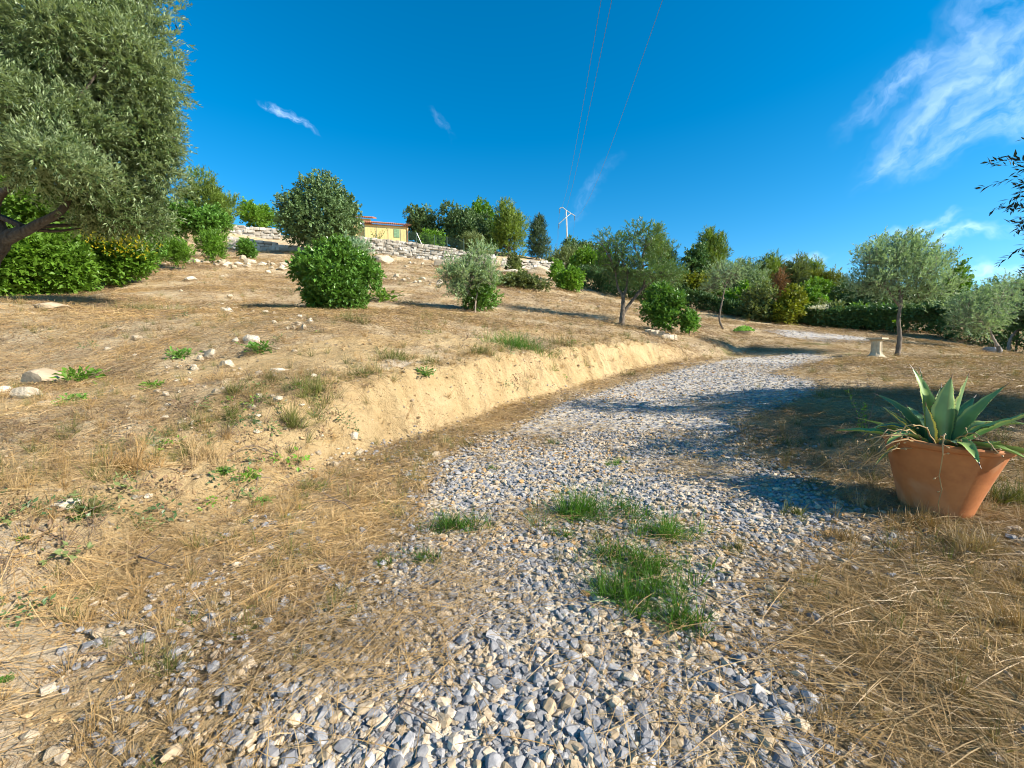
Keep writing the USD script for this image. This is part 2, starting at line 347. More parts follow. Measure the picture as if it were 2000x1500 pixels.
# ground: zones come from a primvar (bare dirt, straw cover, green, gravel dust)
look("ground_look", {
    "a": ("attribute", {"attribute": "zone"}), "sx": ("separate_color", {}), "g": ("geometry", {}),
    "n1": ("noise_texture", {"scale": 1.6, "detail": 8.0, "roughness": 0.65}), "n2": ("noise_texture", {"scale": 16.0, "detail": 8.0, "roughness": 0.7}), "n3": ("noise_texture", {"scale": 95.0, "detail": 5.0, "roughness": 0.7}),
    "litter": ("rgb_ramp", {"ramp": [(0.30, (0.22, 0.155, 0.085)), (0.43, (0.37, 0.275, 0.16)), (0.56, (0.49, 0.385, 0.24)), (0.70, (0.62, 0.515, 0.36))]}),
    "dirt": ("rgb_ramp", {"ramp": [(0.30, (0.25, 0.165, 0.08)), (0.46, (0.42, 0.305, 0.155)), (0.60, (0.505, 0.375, 0.208)), (0.76, (0.60, 0.475, 0.31))]}),
    "pale": ("rgb_ramp", {"ramp": [(0.3, (0.42, 0.33, 0.22)), (0.7, (0.60, 0.50, 0.37))]}),
    "grn": ("rgb_ramp", {"ramp": [(0.3, (0.09, 0.10, 0.03)), (0.7, (0.24, 0.22, 0.08))]}),
    "nm": ("mix_float", {"fac": 0.55}), "nm2": ("mix_float", {"fac": 0.4}),
    "e1": ("math", {"math_type": "add"}), "e1b": ("map_range", {"range_type": "smoothstep", "from_min": 0.82, "from_max": 1.12, "clamp": True}),
    "e2": ("math", {"math_type": "add"}), "e2b": ("map_range", {"range_type": "smoothstep", "from_min": 0.85, "from_max": 1.15, "clamp": True}),
    "e3": ("math", {"math_type": "add"}), "e3b": ("map_range", {"range_type": "smoothstep", "from_min": 0.85, "from_max": 1.15, "clamp": True}),
    "m1": ("mix", {}), "m2": ("mix", {}), "m3": ("mix", {}),
    "bh": ("math", {"math_type": "multiply_add", "value2": 0.35}), "bp": ("bump", {"strength": 1.0, "distance": 0.065}), "p": ("principled_bsdf", {"roughness": 0.95, "specular_ior_level": 0.1})},
    [("a.color", "sx.color"), ("g.position", "n1.vector"), ("g.position", "n2.vector"), ("g.position", "n3.vector"), ("n2.fac", "nm.a"), ("n3.fac", "nm.b"), ("n1.fac", "nm2.a"), ("nm.result", "nm2.b"),
     ("nm2.result", "litter.fac"), ("nm2.result", "dirt.fac"), ("nm.result", "pale.fac"), ("nm2.result", "grn.fac"),
     ("sx.r", "e1.value1"), ("n2.fac", "e1.value2"), ("e1.value", "e1b.value"), ("sx.g", "e2.value1"), ("n2.fac", "e2.value2"), ("e2.value", "e2b.value"), ("sx.b", "e3.value1"), ("n1.fac", "e3.value2"), ("e3.value", "e3b.value"),
     ("litter.color", "m1.color1"), ("dirt.color", "m1.color2"), ("e1b.result", "m1.fac"), ("m1.color", "m2.color1"), ("grn.color", "m2.color2"), ("e2b.result", "m2.fac"), ("m2.color", "m3.color1"), ("pale.color", "m3.color2"), ("e3b.result", "m3.fac"),
     ("m3.color", "p.base_color"), ("n3.fac", "bh.value1"), ("n2.fac", "bh.value3"), ("bh.value", "bp.height"), ("bp.normal", "p.normal")])
look("gravel_bed_look", {"g": ("geometry", {}), "v": ("voronoi_texture", {"scale": 24.0, "randomness": 1.0}), "ve": ("voronoi_texture", {"scale": 24.0, "feature": "distance_to_edge"}), "sc": ("separate_color", {}),
                         "r": ("rgb_ramp", {"ramp": [(0.0, (0.17, 0.175, 0.19)), (0.42, (0.27, 0.275, 0.29)), (0.5, (0.42, 0.36, 0.27)), (1, (0.54, 0.48, 0.39))]}),
                         "er": ("map_range", {"from_min": 0.0, "from_max": 0.012, "to_min": 0.0, "to_max": 1.0, "clamp": True}), "m": ("mix", {"mix_type": "mix", "color1": (0.27, 0.215, 0.145)}),
                         "bp": ("bump", {"strength": 1.0, "distance": 0.02}), "p": ("principled_bsdf", {"roughness": 0.9, "specular_ior_level": 0.15})},
     [("g.position", "v.vector"), ("g.position", "ve.vector"), ("v.color", "sc.color"), ("sc.r", "r.fac"), ("r.color", "m.color2"), ("ve.distance", "er.value"), ("er.result", "m.fac"), ("m.color", "p.base_color"), ("er.result", "bp.height"), ("bp.normal", "p.normal")])

# ------------------------------------------------------------------ terrain
FAR = [(1710, 697, 12.5), (1755, 698, 12.3), (1500, 657, 18.5), (1600, 662, 17.5), (1690, 668, 16.0), (1410, 642, 19), (1450, 622, 27), (1640, 640, 25), (1840, 657, 22.5), (2000, 690, 19), (1945, 693, 16.5), (1250, 590, 30), (1500, 690, 13.8), (1380, 700, 12.3), (2200, 730, 14)]
UP = [(0, 1000, 2.1), (0, 860, 3.05), (0, 770, 4.7), (100, 730, 5.4), (300, 800, 3.9), (300, 900, 3.02), (150, 850, 3.35), (470, 760, 4.45), (500, 715, 5.3), (560, 640, 7.0), (430, 690, 5.9), (350, 640, 7.2), (0, 590, 8.8), (150, 602, 9.0),
      (220, 612, 9.8), (300, 572, 13), (120, 575, 14.5), (0, 578, 14.0), (660, 607, 11), (800, 650, 7.9), (930, 612, 15), (900, 702, 6.3), (1050, 692, 7.9), (760, 712, 5.6), (640, 722, 5.1), (1200, 668, 10.6), (1215, 637, 15), (1300, 668, 12.2), (1380, 672, 13.2),
      (1000, 560, 25), (750, 545, 24), (600, 545, 22), (300, 522, 21), (900, 525, 43), (620, 494, 44), (450, 484, 45), (1100, 536, 45), (350, 455, 45), (200, 500, 26), (0, 500, 20), (1140, 562, 36), (-300, 560, 17), (-300, 760, 4.6), (-300, 1000, 2.3)]
BEHIND = [(450, 445, 60), (620, 462, 58), (760, 468, 58), (900, 488, 57), (1000, 500, 58), (1100, 515, 60), (1250, 535, 60), (350, 420, 65), (1450, 560, 60), (1650, 590, 60), (1900, 620, 60), (2200, 640, 55)]
LOW = [(900, 822, 5.75), (1150, 747, 8.9), (640, 905, 4.1)]
far = [pt(*p) for p in FAR]; behind = [pt(*p) for p in BEHIND]
up = [pt(*p) for p in UP] + far + behind
low = [pt(*p) for p in LOW] + far + behind + [V3(p) for p in ((0, 0, 0), (-2, 0.3, 0.0), (2.5, 0.3, 0.03), (0, 1.4, 0.10), (-1.6, 1.4, 0.12), (1.6, 1.4, 0.15), (0, 3, 0.29), (2.85, 2.84, 0.36), (4.5, 3.8, 0.50), (7, 6, 0.86), (5, 8, 0.95), (3, 6, 0.68), (9, 4, 0.75), (0, -6, -0.5), (-6, -6, -0.4), (8, -5, -0.2), (-3, 2, 0.3), (14, 8, 1.1))]
tail = [V3(p) for p in ((0, 160, 33), (-120, 160, 40), (150, 160, 22), (-120, 30, 9.0), (120, 40, 2.5), (-60, -30, -2), (60, -30, -2), (0, -80, -8), (-40, 70, 20.5), (60, 75, 12), (0, 400, 40), (-300, 300, 45), (300, 300, 20))]


def tps(points):
    p = np.array(points)
    return RBFInterpolator(p[:, :2], p[:, 2], kernel="thin_plate_spline", smoothing=1e-4)


U_RBF, L_RBF = tps(up + tail + [V3([-2.2, 1.2, 0.52]), V3([-1.6, -2, 0.1]), V3([-4, -3, 0.3])]), tps(low + tail)
# foot of the bank, from near left to far right
FOOT = [(-2.6, -3.0), (-1.75, 0.4), (-1.55, 1.3)]
for u, v, d in ((150, 1230, 1.95), (330, 1090, 2.5), (500, 985, 3.15), (640, 915, 4.0), (760, 878, 4.6), (900, 830, 5.6), (1000, 792, 6.7), (1150, 747, 8.9), (1280, 718, 10.8), (1380, 701, 12.2), (1460, 690, 13.6)):
    FOOT.append(tuple(pt(u, v, d)[:2]))
FOOT += [(8.0, 16.5), (9.5, 30)]
FOOT = np.array(FOOT)
FOOT_W = np.interp(np.arange(len(FOOT)), [0, 3, 5, 7, 9, 12, 14, 17], [1.5, 1.2, 0.72, 0.5, 0.45, 0.42, 0.6, 4.0])


def foot_distance(x, y, with_arc=False):
    """Signed distance to the foot of the bank (positive on the bank's side) and the bank's width there."""
    p = np.stack([x, y], -1)
    best, wid, sgn, arc, run = np.full(len(p), 1e9), np.zeros(len(p)), np.zeros(len(p)), np.zeros(len(p)), 0.0
    for i in range(len(FOOT) - 1):
        a, b = FOOT[i], FOOT[i + 1]
        ab = b - a
        t = np.clip(((p - a) @ ab) / (ab @ ab), 0, 1)
        q = p - (a + t[:, None] * ab)
        d = np.hypot(q[:, 0], q[:, 1])
        s = ab[0] * q[:, 1] - ab[1] * q[:, 0]
        m = d < best
        best[m], wid[m], sgn[m], arc[m] = d[m], (FOOT_W[i] + t * (FOOT_W[i + 1] - FOOT_W[i]))[m], np.sign(s[m]), run + (t * np.linalg.norm(ab))[m]
        run += np.linalg.norm(ab)
    if with_arc:
        return best * sgn, wid, arc
    return best * sgn, wid


def fb(x, y, scale, octaves=4, seed=0):
    return meshkit.fbm(np.stack([np.asarray(x) * scale, np.asarray(y) * scale, np.full(np.shape(x), 0.37)], -1), octaves, seed) - 0.5


def H(x, y, fine=True):
    x, y = np.atleast_1d(np.asarray(x, float)), np.atleast_1d(np.asarray(y, float))
    out = np.empty(len(x))
    for k in range(0, len(x), 60000):
        s = slice(k, k + 60000)
        X, Y = x[s], y[s]
        sd, w, arc = foot_distance(X, Y, True)
        rn = meshkit.fbm(np.stack([arc * 4.5, sd * 1.1, 0 * arc + 3.3], -1), 4, 23) - 0.5
        sd = sd - np.abs(rn) * 0.42 * np.clip(sd / 0.12, 0, 1) * np.clip((14 - np.hypot(X, Y)) / 3, 0, 1) + 0.05 * np.clip(sd / 0.12, 0, 1)
        sd = sd + (fb(X, Y, 1.3, 3, 5) * 0.35 + fb(X, Y, 4.5, 3, 15) * 0.16) * np.clip(w * 1.2, 0.3, 1)
        t = np.clip(sd / w, 0, 1)
        t = t * t * (3 - 2 * t) * 0.45 + t * 0.55
        P = np.stack([X, Y], -1)
        lo, hi = L_RBF(P), U_RBF(P)
        z = lo + (hi - lo) * t
        if fine:
            on = np.clip(sd / 0.4 + 0.2, 0.12, 1)
            r = np.hypot(X, Y)
            z = z + fb(X, Y, 1.1, 3, 1) * 0.20 * on + fb(X, Y, 5.5, 4, 2) * 0.075 * np.clip(on + 0.15, 0, 1) + (np.abs(fb(X, Y, 3.2, 4, 17)) * 0.22 - 0.03) * np.clip(sd / 0.3 + 0.1, 0, 1) * np.clip((3.2 - sd) / 1.5, 0, 1) * np.clip((11 - r) / 4, 0.15, 1) + fb(X, Y, 8.0, 3, 27) * 0.085 * np.clip(sd / 0.3, 0, 1) * np.clip((8 - r) / 3, 0, 1) + fb(X, Y, 0.22, 2, 9) * 0.5 * np.clip((r - 9) / 14, 0, 1)
            face = np.clip(1 - abs(t - 0.5) * 2, 0, 1) * (w < 0.9)
            z = z + (fb(X, Y, 11, 3, 3) * 0.17 + fb(X, Y, 4.0, 3, 13) * 0.14) * face
        out[s] = z
    return out


def h1(x, y):
    return float(H([x], [y])[0])


def hit(u, v, d0=0.6, d1=90):
    """Where the line of sight through a picture point first meets the ground."""
    d = np.geomspace(d0, d1, 700)
    r = ray(u, v)
    p = V3([0, 0, EYE]) + d[:, None] * r
    below = p[:, 2] < H(p[:, 0], p[:, 1])
    if not below.any():
        return p[-1]
    i = int(np.argmax(below))
    if i == 0:
        return p[0]
    g0, g1 = p[i - 1, 2] - h1(*p[i - 1, :2]), p[i, 2] - h1(*p[i, :2])
    t = g0 / (g0 - g1 + 1e-9)
    q = p[i - 1] + (p[i] - p[i - 1]) * t
    q[2] = h1(q[0], q[1])
    return q


def ground_poly(pixels):
    return shapely.Polygon([tuple(hit(u, v)[:2]) for u, v in pixels])


def px_per_m(p):
    return FPX / (p[1] * math.cos(PITCH) - (p[2] - EYE) * math.sin(PITCH))


def spread(lo, hi, step, grow, most):
    """Grid lines: step apart between lo and hi, then ever wider out to most on both sides."""
    a = list(np.arange(lo, hi, step))
    for sgn, lst, end in ((1, [], most[1]), (-1, [], most[0])):
        s, v = step, (a[-1] if sgn > 0 else a[0])
        while (v < end) if sgn > 0 else (v > end):
            s *= grow
            v += sgn * s
            lst.append(v)
        a = a + lst if sgn > 0 else lst[::-1] + a
    return np.array(a)


GX = spread(-3.6, 4.2, 0.032, 1.035, (-420, 420))
GY = spread(0.9, 9.0, 0.032, 1.035, (-110, 600))

# gravel: main drive and the far stretch of it, as outlines on the ground
DRIVE_PX = [(560, 1580), (540, 1420), (610, 1300), (700, 1200), (770, 1120), (800, 1050), (830, 985), (858, 940), (880, 893), (980, 852), (1090, 790), (1200, 757), (1330, 722), (1450, 699), (1570, 690), (1640, 700), (1560, 715), (1500, 730), (1600, 745), (1600, 775),
            (1430, 820), (1440, 890), (1560, 950), (1690, 1025), (1690, 1060), (1480, 1120), (1500, 1240), (1560, 1400), (1640, 1560)]
FAR_PX = [(1484, 645), (1580, 646), (1660, 656), (1730, 664), (1690, 671), (1600, 668), (1535, 658)]
DRIVE = ground_poly(DRIVE_PX)
DRIVE_FAR = ground_poly(FAR_PX)


def inside(poly, x, y, soft):
    """1 inside, falling to 0 over 'soft' metres outside."""
    x, y = np.asarray(x, float), np.asarray(y, float)
    return np.clip(1 - shapely.distance(shapely.points(x, y), poly) / soft, 0, 1)


def zone_fields(x, y):
    sd, w = foot_distance(x, y)
    sd = sd + fb(x, y, 1.3, 3, 5) * 0.35 * np.clip(w * 1.2, 0.3, 1)
    r = np.hypot(x, y)
    t = sd / w
    near = np.clip((14 - r) / 5, 0, 1)
    bare = np.clip(1.15 - np.abs(t - 0.5) / 1.1, 0, 1) * 1.1 * np.clip((15 - r) / 4, 0, 1)
    patch = np.clip(fb(x, y, 0.9, 3, 21) * 4 + 0.85, 0, 1)
    bare = np.maximum(bare, patch * 1.0 * near * (sd > 0) * (t < 5))
    green = np.clip(fb(x, y, 0.45, 3, 31) * 3.2 - 0.25, 0, 0.7) * np.clip((r - 5) / 5, 0, 1)
    pale = np.clip(fb(x, y, 0.7, 3, 41) * 4 - 0.1, 0, 0.8) * ((sd > -0.3) & ((t > 1.3) | (w > 0.8))) * np.clip((20 - r) / 8, 0.15, 1)
    return bare, green, pale


gx, gy = np.meshgrid(GX, GY)
gz = H(gx.ravel(), gy.ravel())
ni, nj = gx.shape
ii, jj = np.meshgrid(np.arange(ni - 1), np.arange(nj - 1), indexing="ij")
k = ii * nj + jj
quads = np.stack([k, k + 1, k + nj + 1, k + nj], -1).reshape(-1, 4)
gv = np.stack([gx.ravel(), gy.ravel(), gz], -1)
gm = usdkit.mesh(stage, "/World/ground", (gv, np.vstack([quads[:, [0, 1, 2]], quads[:, [0, 2, 3]]])), "/World/Looks/ground_look", smooth=True)
bare, green, pale = zone_fields(gx.ravel(), gy.ravel())
UsdGeom.PrimvarsAPI(gm).CreatePrimvar("zone", Sdf.ValueTypeNames.Color3fArray, "vertex").Set(Vt.Vec3fArray.FromNumpy(np.stack([bare, green, pale], -1).astype(np.float32)))
tag(gm, label="dry sloping hillside of beige earth and mown brown grass", category="ground", kind="structure")

# ------------------------------------------------------------------ scatter machinery
def quats(rz, tilt_axis=None, tilt=None):
    q = np.stack([np.zeros_like(rz), np.zeros_like(rz), np.sin(rz / 2), np.cos(rz / 2)], -1)  # x y z w
    if tilt is not None:
        s = np.sin(tilt / 2)[:, None] * tilt_axis
        a = np.concatenate([s, np.cos(tilt / 2)[:, None]], -1)
        av, aw, bv, bw = a[:, :3], a[:, 3:], q[:, :3], q[:, 3:]
        q = np.concatenate([aw * bv + bw * av + np.cross(av, bv), aw * bw - (av * bv).sum(-1, keepdims=True)], -1)
    return q


def slope_quats(x, y, rz, amount=0.8):
    e = 0.06
    gxs, gys = (H(x + e, y, False) - H(x - e, y, False)) / (2 * e), (H(x, y + e, False) - H(x, y - e, False)) / (2 * e)
    axis = unit(np.stack([gys, -gxs, np.zeros_like(gxs)], -1))
    return quats(rz, axis, np.arctan(np.hypot(gxs, gys)) * amount)


def instancer(name, protos, which, pos, quat, scale, parent="/World", **kw):
    """protos: list of (mesh, material). One PointInstancer for things nobody could count."""
    parent = parent if isinstance(parent, str) else str(parent.GetPath())
    path = numbered(parent, name)
    pi = UsdGeom.PointInstancer.Define(stage, path)
    UsdGeom.Scope.Define(stage, path + "/shapes")
    rel = pi.CreatePrototypesRel()
    for i, (mesh, mat) in enumerate(protos):
        p = f"{path}/shapes/shape" + (f"_{i:03d}" if i else "")
        usdkit.mesh(stage, p, mesh, f"/World/Looks/{mat}")
        rel.AddTarget(p)
    pi.CreateProtoIndicesAttr(Vt.IntArray.FromNumpy(np.asarray(which, np.int32)))
    pi.CreatePositionsAttr(Vt.Vec3fArray.FromNumpy(np.ascontiguousarray(pos, np.float32)))
    pi.CreateScalesAttr(Vt.Vec3fArray.FromNumpy(np.ascontiguousarray(np.broadcast_to(np.reshape(scale, (len(pos), -1)), (len(pos), 3)), np.float32)))
    pi.CreateOrientationsAttr(Vt.QuathArray([Gf.Quath(float(w), float(x), float(y), float(z)) for x, y, z, w in quat]))
    return tag(pi, kind="stuff", **kw)


def sample(n, ymin, ymax, density, power=1.0, wide=1.32, rng=RNG, xmin=-99, xmax=99):
    """Points on the ground in view; more of them near the camera as power falls; density(x, y) in [0, 1] thins them."""
    t = rng.uniform(0, 1, n)
    y = (ymin ** power + t * (ymax ** power - ymin ** power)) ** (1 / power)
    half = wide * y + 0.3
    x = rng.uniform(-1, 1, n) * half
    keep = (x > xmin) & (x < xmax)
    x, y = x[keep], y[keep]
    keep = rng.uniform(0, 1, len(x)) < density(x, y)
    return x[keep], y[keep]


# ------------------------------------------------------------------ gravel drive
gravel_drive = UsdGeom.Xform.Define(stage, "/World/gravel_driveway").GetPrim()
tag(gravel_drive, label="driveway of loose grey and beige crushed stone climbing to the right", category="driveway", kind="structure")


def sheet(poly, step, lift):
    minx, miny, maxx, maxy = poly.bounds
    xs, ys = np.arange(minx, maxx + step, step), np.arange(miny, maxy + step, step)
    X, Y = np.meshgrid(xs, ys)
    ok = shapely.contains_xy(poly, X.ravel(), Y.ravel()).reshape(X.shape)
    n = X.shape[1]
    i, j = np.nonzero(ok[:-1, :-1] & ok[1:, :-1] & ok[:-1, 1:] & ok[1:, 1:])
    k = i * n + j
    f = np.vstack([np.stack([k, k + 1, k + n + 1], -1), np.stack([k, k + n + 1, k + n], -1)])
    used, inv = np.unique(f, return_inverse=True)
    x, y = X.ravel()[used], Y.ravel()[used]
    return np.stack([x, y, H(x, y) + lift], -1), inv.reshape(-1, 3)


wob = np.array(DRIVE.exterior.segmentize(0.08).coords)
wob = wob + np.stack([fb(wob[:, 0], wob[:, 1], 3.0, 3, 61), fb(wob[:, 0], wob[:, 1], 3.0, 3, 62)], -1) * 0.28
obj("gravel_bed", sheet(shapely.Polygon(wob).buffer(0), 0.06, 0.012), "gravel_bed_look", gravel_drive, smooth=True)
obj("gravel_bed", sheet(DRIVE_FAR, 0.15, 0.014), "gravel_bed_look", gravel_drive, smooth=True)


def straw_patches(x, y):
    """Where straw lies over the gravel."""
    return np.clip(fb(x, y, 1.7, 3, 51) * 5.0 - 0.35, 0, 1)


def gravel_density(x, y):
    d = np.maximum(inside(DRIVE, x, y, 0.5) ** 2.2, inside(DRIVE_FAR, x, y, 0.5))
    d = np.maximum(d, inside(DRIVE, x, y, 1.3) * np.clip(0.20 + fb(x, y, 1.6, 3, 57) * 2.4, 0.02, 0.7) * (foot_distance(x, y)[0] < 0.1))
    return d * np.clip(1.05 - 0.75 * straw_patches(x, y), 0.12, 1)


stones = [(rock(100 + i, n=20, flat=0.5), m) for i, m in enumerate(["grey_stone"] * 7 + ["beige_stone"] * 6 + ["ochre_stone"] * 1)]
xs, ys = [], []
for n, a, b, pw in ((30000, 1.05, 2.6, 1.6), (56000, 2.4, 5.0, 1.6), (52000, 4.8, 11.0, 1.3), (38000, 10.0, 21.0, 1.0)):
    x, y = sample(n, a, b, gravel_density, pw)
    xs.append(x); ys.append(y)
x, y = np.concatenate(xs), np.concatenate(ys)
r = np.hypot(x, y)
size = np.clip(RNG.lognormal(math.log(0.031), 0.42, len(x)), 0.012, 0.075) * (1 + 0.12 * np.clip((2.3 - r) / 0.8, 0, 1)) * (1 + 0.016 * np.clip(r - 4, 0, 20))
z = H(x, y) + 0.012 + size * RNG.uniform(-0.05, 0.20, len(x))
g_rz, g_ax, g_t = RNG.uniform(0, 2 * np.pi, len(x)), unit(RNG.normal(size=(len(x), 3))), np.abs(RNG.normal(0, 0.38, len(x)))
q = quats(g_rz, g_ax, g_t)
colour = RNG.uniform(0, 1, len(x)) + fb(x, y, 1.5, 2, 71) * 0.5
which = np.where(colour < 0.52, RNG.integers(0, 7, len(x)), np.where(colour < 0.97, RNG.integers(7, 13, len(x)), 13))
# the 300 stones that show largest are parts of their own
apparent = size / np.maximum(r, 0.5) * (np.abs(x) < 1.15 * y) * (y > 1.15)
order = np.argsort(-apparent)
big, rest = order[:300], order[300:]
import trimesh.transformations as tt
for i in big:
    v, f = stones[which[i]][0]
    m = tt.quaternion_matrix([q[i, 3], q[i, 0], q[i, 1], q[i, 2]])[:3, :3]
    v2, f2 = rock(1000 + int(i), n=26, flat=0.52)
    obj("stone", ((v2 * size[i]) @ m.T + V3([x[i], y[i], z[i]]), f2), stones[which[i]][1] + "_near", gravel_drive)
instancer("loose_gravel", stones, which[rest], np.stack([x, y, z], -1)[rest], q[rest], size[rest], gravel_drive)

# ------------------------------------------------------------------ trees and shrubs
def sublobes(c, r, n, rng, size=(0.42, 0.62), reach=0.62):
    """Clumps over an ellipsoid, so that a crown has light and dark masses and an uneven outline."""
    d = unit(rng.normal(size=(n, 3)))
    cs = c + d * r * reach * rng.uniform(0.75, 1.15, (n, 1))
    rs = r * rng.uniform(*size, (n, 1)) * rng.uniform(0.85, 1.15, (n, 3))
    return np.vstack([cs, [c]]), np.vstack([rs, [np.asarray(r) * 0.7]])


def crown(rng, centres, radii, twigs, per, twig_len, leaf, width, up=0.35, out=0.8, spread_=0.9, depth=0.45, ground=None, droop=0.0, fold=0.22, gap=0.0, wide=0.45):
    """Leaves on twigs through the shells of the lobes; local coordinates."""
    w = (radii ** 2).sum(1); w = w / w.sum()
    k = rng.choice(len(centres), twigs, p=w)
    d = unit(rng.normal(size=(twigs, 3)))
    rr = 1 - depth * rng.uniform(0, 1, twigs) ** 1.3
    rr = rr * np.where(rng.uniform(0, 1, twigs) < 0.06, rng.uniform(1.0, 1.3, twigs), 1)
    rr = rr * (0.82 + 0.36 * meshkit.noise(d * 2.3 + k[:, None] * 7.1, 3))
    p = centres[k] + d * radii[k] * rr[:, None]
    if gap:
        keep = meshkit.fbm(p * (1.6 / radii.mean()) + 5.3, 3, 8) > gap
        p, d = p[keep], d[keep]
    if ground is not None:
        keep = p[:, 2] > ground(p[:, 0], p[:, 1]) + 0.02
        p, d = p[keep], d[keep]
    dr = unit(d * out + rng.normal(size=p.shape) * 0.45 + V3([0, 0, up]))
    n = len(p)
    t = np.linspace(0.12, 1.0, per)
    L = twig_len * rng.uniform(0.6, 1.3, (n, 1))
    base = p[:, None] + dr[:, None] * (L * t)[..., None] + V3([0, 0, -droop]) * (t ** 2)[None, :, None] * L[..., None]
    rnd = rng.normal(size=(n, per, 3))
    side = unit(rnd - (rnd * dr[:, None]).sum(-1, keepdims=True) * dr[:, None])
    ld = unit(dr[:, None] + side * spread_ + rng.normal(size=(n, per, 3)) * 0.12)
    nrm = unit(np.cross(ld, np.cross(np.broadcast_to([0, 0, 1.0], ld.shape), ld)) + rng.normal(size=ld.shape) * 0.45)
    S = rng.uniform(0.65, 1.25, n * per)
    return leaf_faces(base.reshape(-1, 3), ld.reshape(-1, 3), nrm.reshape(-1, 3), leaf * S, width * S, fold, wide), (p, dr, L)


def limbs(rng, stem_top, stem_r, centres, n, sides=5, r_tip=0.006, sag=0.1):
    """Limbs from the top of the trunk into the crown."""
    out = []
    for i in rng.permutation(len(centres))[:n]:
        e = centres[i]
        m = (stem_top + e) / 2 + rng.normal(size=3) * np.linalg.norm(e - stem_top) * 0.10 + V3([0, 0, sag]) * np.linalg.norm(e - stem_top)
        c = curve(stem_top, m, e, n=5)
        out.append(tube(c, np.linspace(stem_r * rng.uniform(0.45, 0.7), r_tip, len(c)), sides))
    return cat(*out)


STYLE = {  # leaf length, leaf width, twig length, leaves per twig, up, spread, material
    "olive": (0.062, 0.017, 0.30, 15, 0.35, 0.75, "olive_leaf"),
    "olive_pale": (0.065, 0.018, 0.30, 15, 0.45, 0.75, "olive_leaf_pale"),
    "oak": (0.26, 0.17, 0.4, 7, 0.3, 1.1, "oak_leaf"),
    "bright": (0.24, 0.16, 0.4, 7, 0.4, 1.0, "bright_leaf"),
    "pine": (0.34, 0.07, 0.5, 9, 0.8, 0.7, "pine_leaf"),
    "bluepine": (0.34, 0.07, 0.5, 9, 0.9, 0.7, "blue_pine_leaf"),
    "dark": (0.24, 0.15, 0.4, 7, 0.3, 1.0, "dark_leaf"),
    "scrub": (0.20, 0.06, 0.4, 9, 0.8, 0.7, "scrub_leaf"),
    "yellow": (0.20, 0.07, 0.4, 9, 0.7, 0.8, "yellow_leaf"),
    "dead": (0.24, 0.06, 0.5, 8, 0.7, 0.7, "dead_leaf"),
    "greyolive": (0.20, 0.07, 0.4, 9, 0.5, 0.8, "olive_leaf"),
}


def plant(name, label, category, u, vtop, vbot, wpx, d, style, twigs, seed, group=None, base_v=None, lobes=12, gap=0.0, depth_ratio=0.95, ls=1.0, reach=0.74, trunk=0.0, lean=0.0, size=(0.3, 0.56), mat=None, cut=True, taper=0.0):
    """A tree or shrub whose crown spans the given height and width at depth d; it stands on the ground below it."""
    rng = np.random.default_rng(seed)
    top, bot = pt(u, vtop, d), pt(u, vbot, d)
    secant = math.hypot(1, (u - 1000) / FPX)
    rx = wpx / FPX * d / 2 / secant
    rz = (top[2] - bot[2]) / 2
    bx, by = bot[0] - lean * rx, bot[1]
    bz = h1(bx, by)
    t = thing(name, label, category, (bx, by, bz), group=group)
    if not trunk:
        rz *= 1.14
    c = V3([bot[0] - bx, bot[1] - by, top[2] - rz - bz])
    leaf, wid, tl, per, up, spr, m = STYLE[style]
    cs, rs = sublobes(c, V3([rx, rx * depth_ratio, rz]) * 0.93, lobes, rng, size, reach)
    if taper:
        f = 1 - taper * np.clip((cs[:, 2:] - c[2]) / rz, -0.6, 1)
        cs[:, :2] = c[:2] + (cs[:, :2] - c[:2]) * f; rs[:, :2] = rs[:, :2] * f
    g = (lambda x, y: H(x + bx, y + by, False) - bz) if cut else None
    (v, f), _ = crown(rng, cs, rs, twigs, per, tl * ls * min(1, rz / 0.8 + 0.4), leaf * ls, wid * ls, up, 0.8, spr, 0.5, g, gap=gap)
    obj("crown" if trunk else "foliage", (v, f), mat or m, t)
    rad = trunk or max(0.02, rz * 0.05)
    st = V3([c[0] * 0.8, c[1], c[2] - rz * (0.55 if trunk else 0.2)])
    w = curve([0, 0, -0.1], V3([c[0] * 0.2, 0, st[2] * 0.5]) + rng.normal(size=3) * 0.03 * st[2], st, n=5)
    obj("trunk" if trunk else "stem", cat(tube(w, np.linspace(rad, rad * 0.6, len(w)), 7), limbs(rng, st, rad * 0.9, cs, min(len(cs), 8), r_tip=rad * 0.1)), "olive_bark", t)
    return t


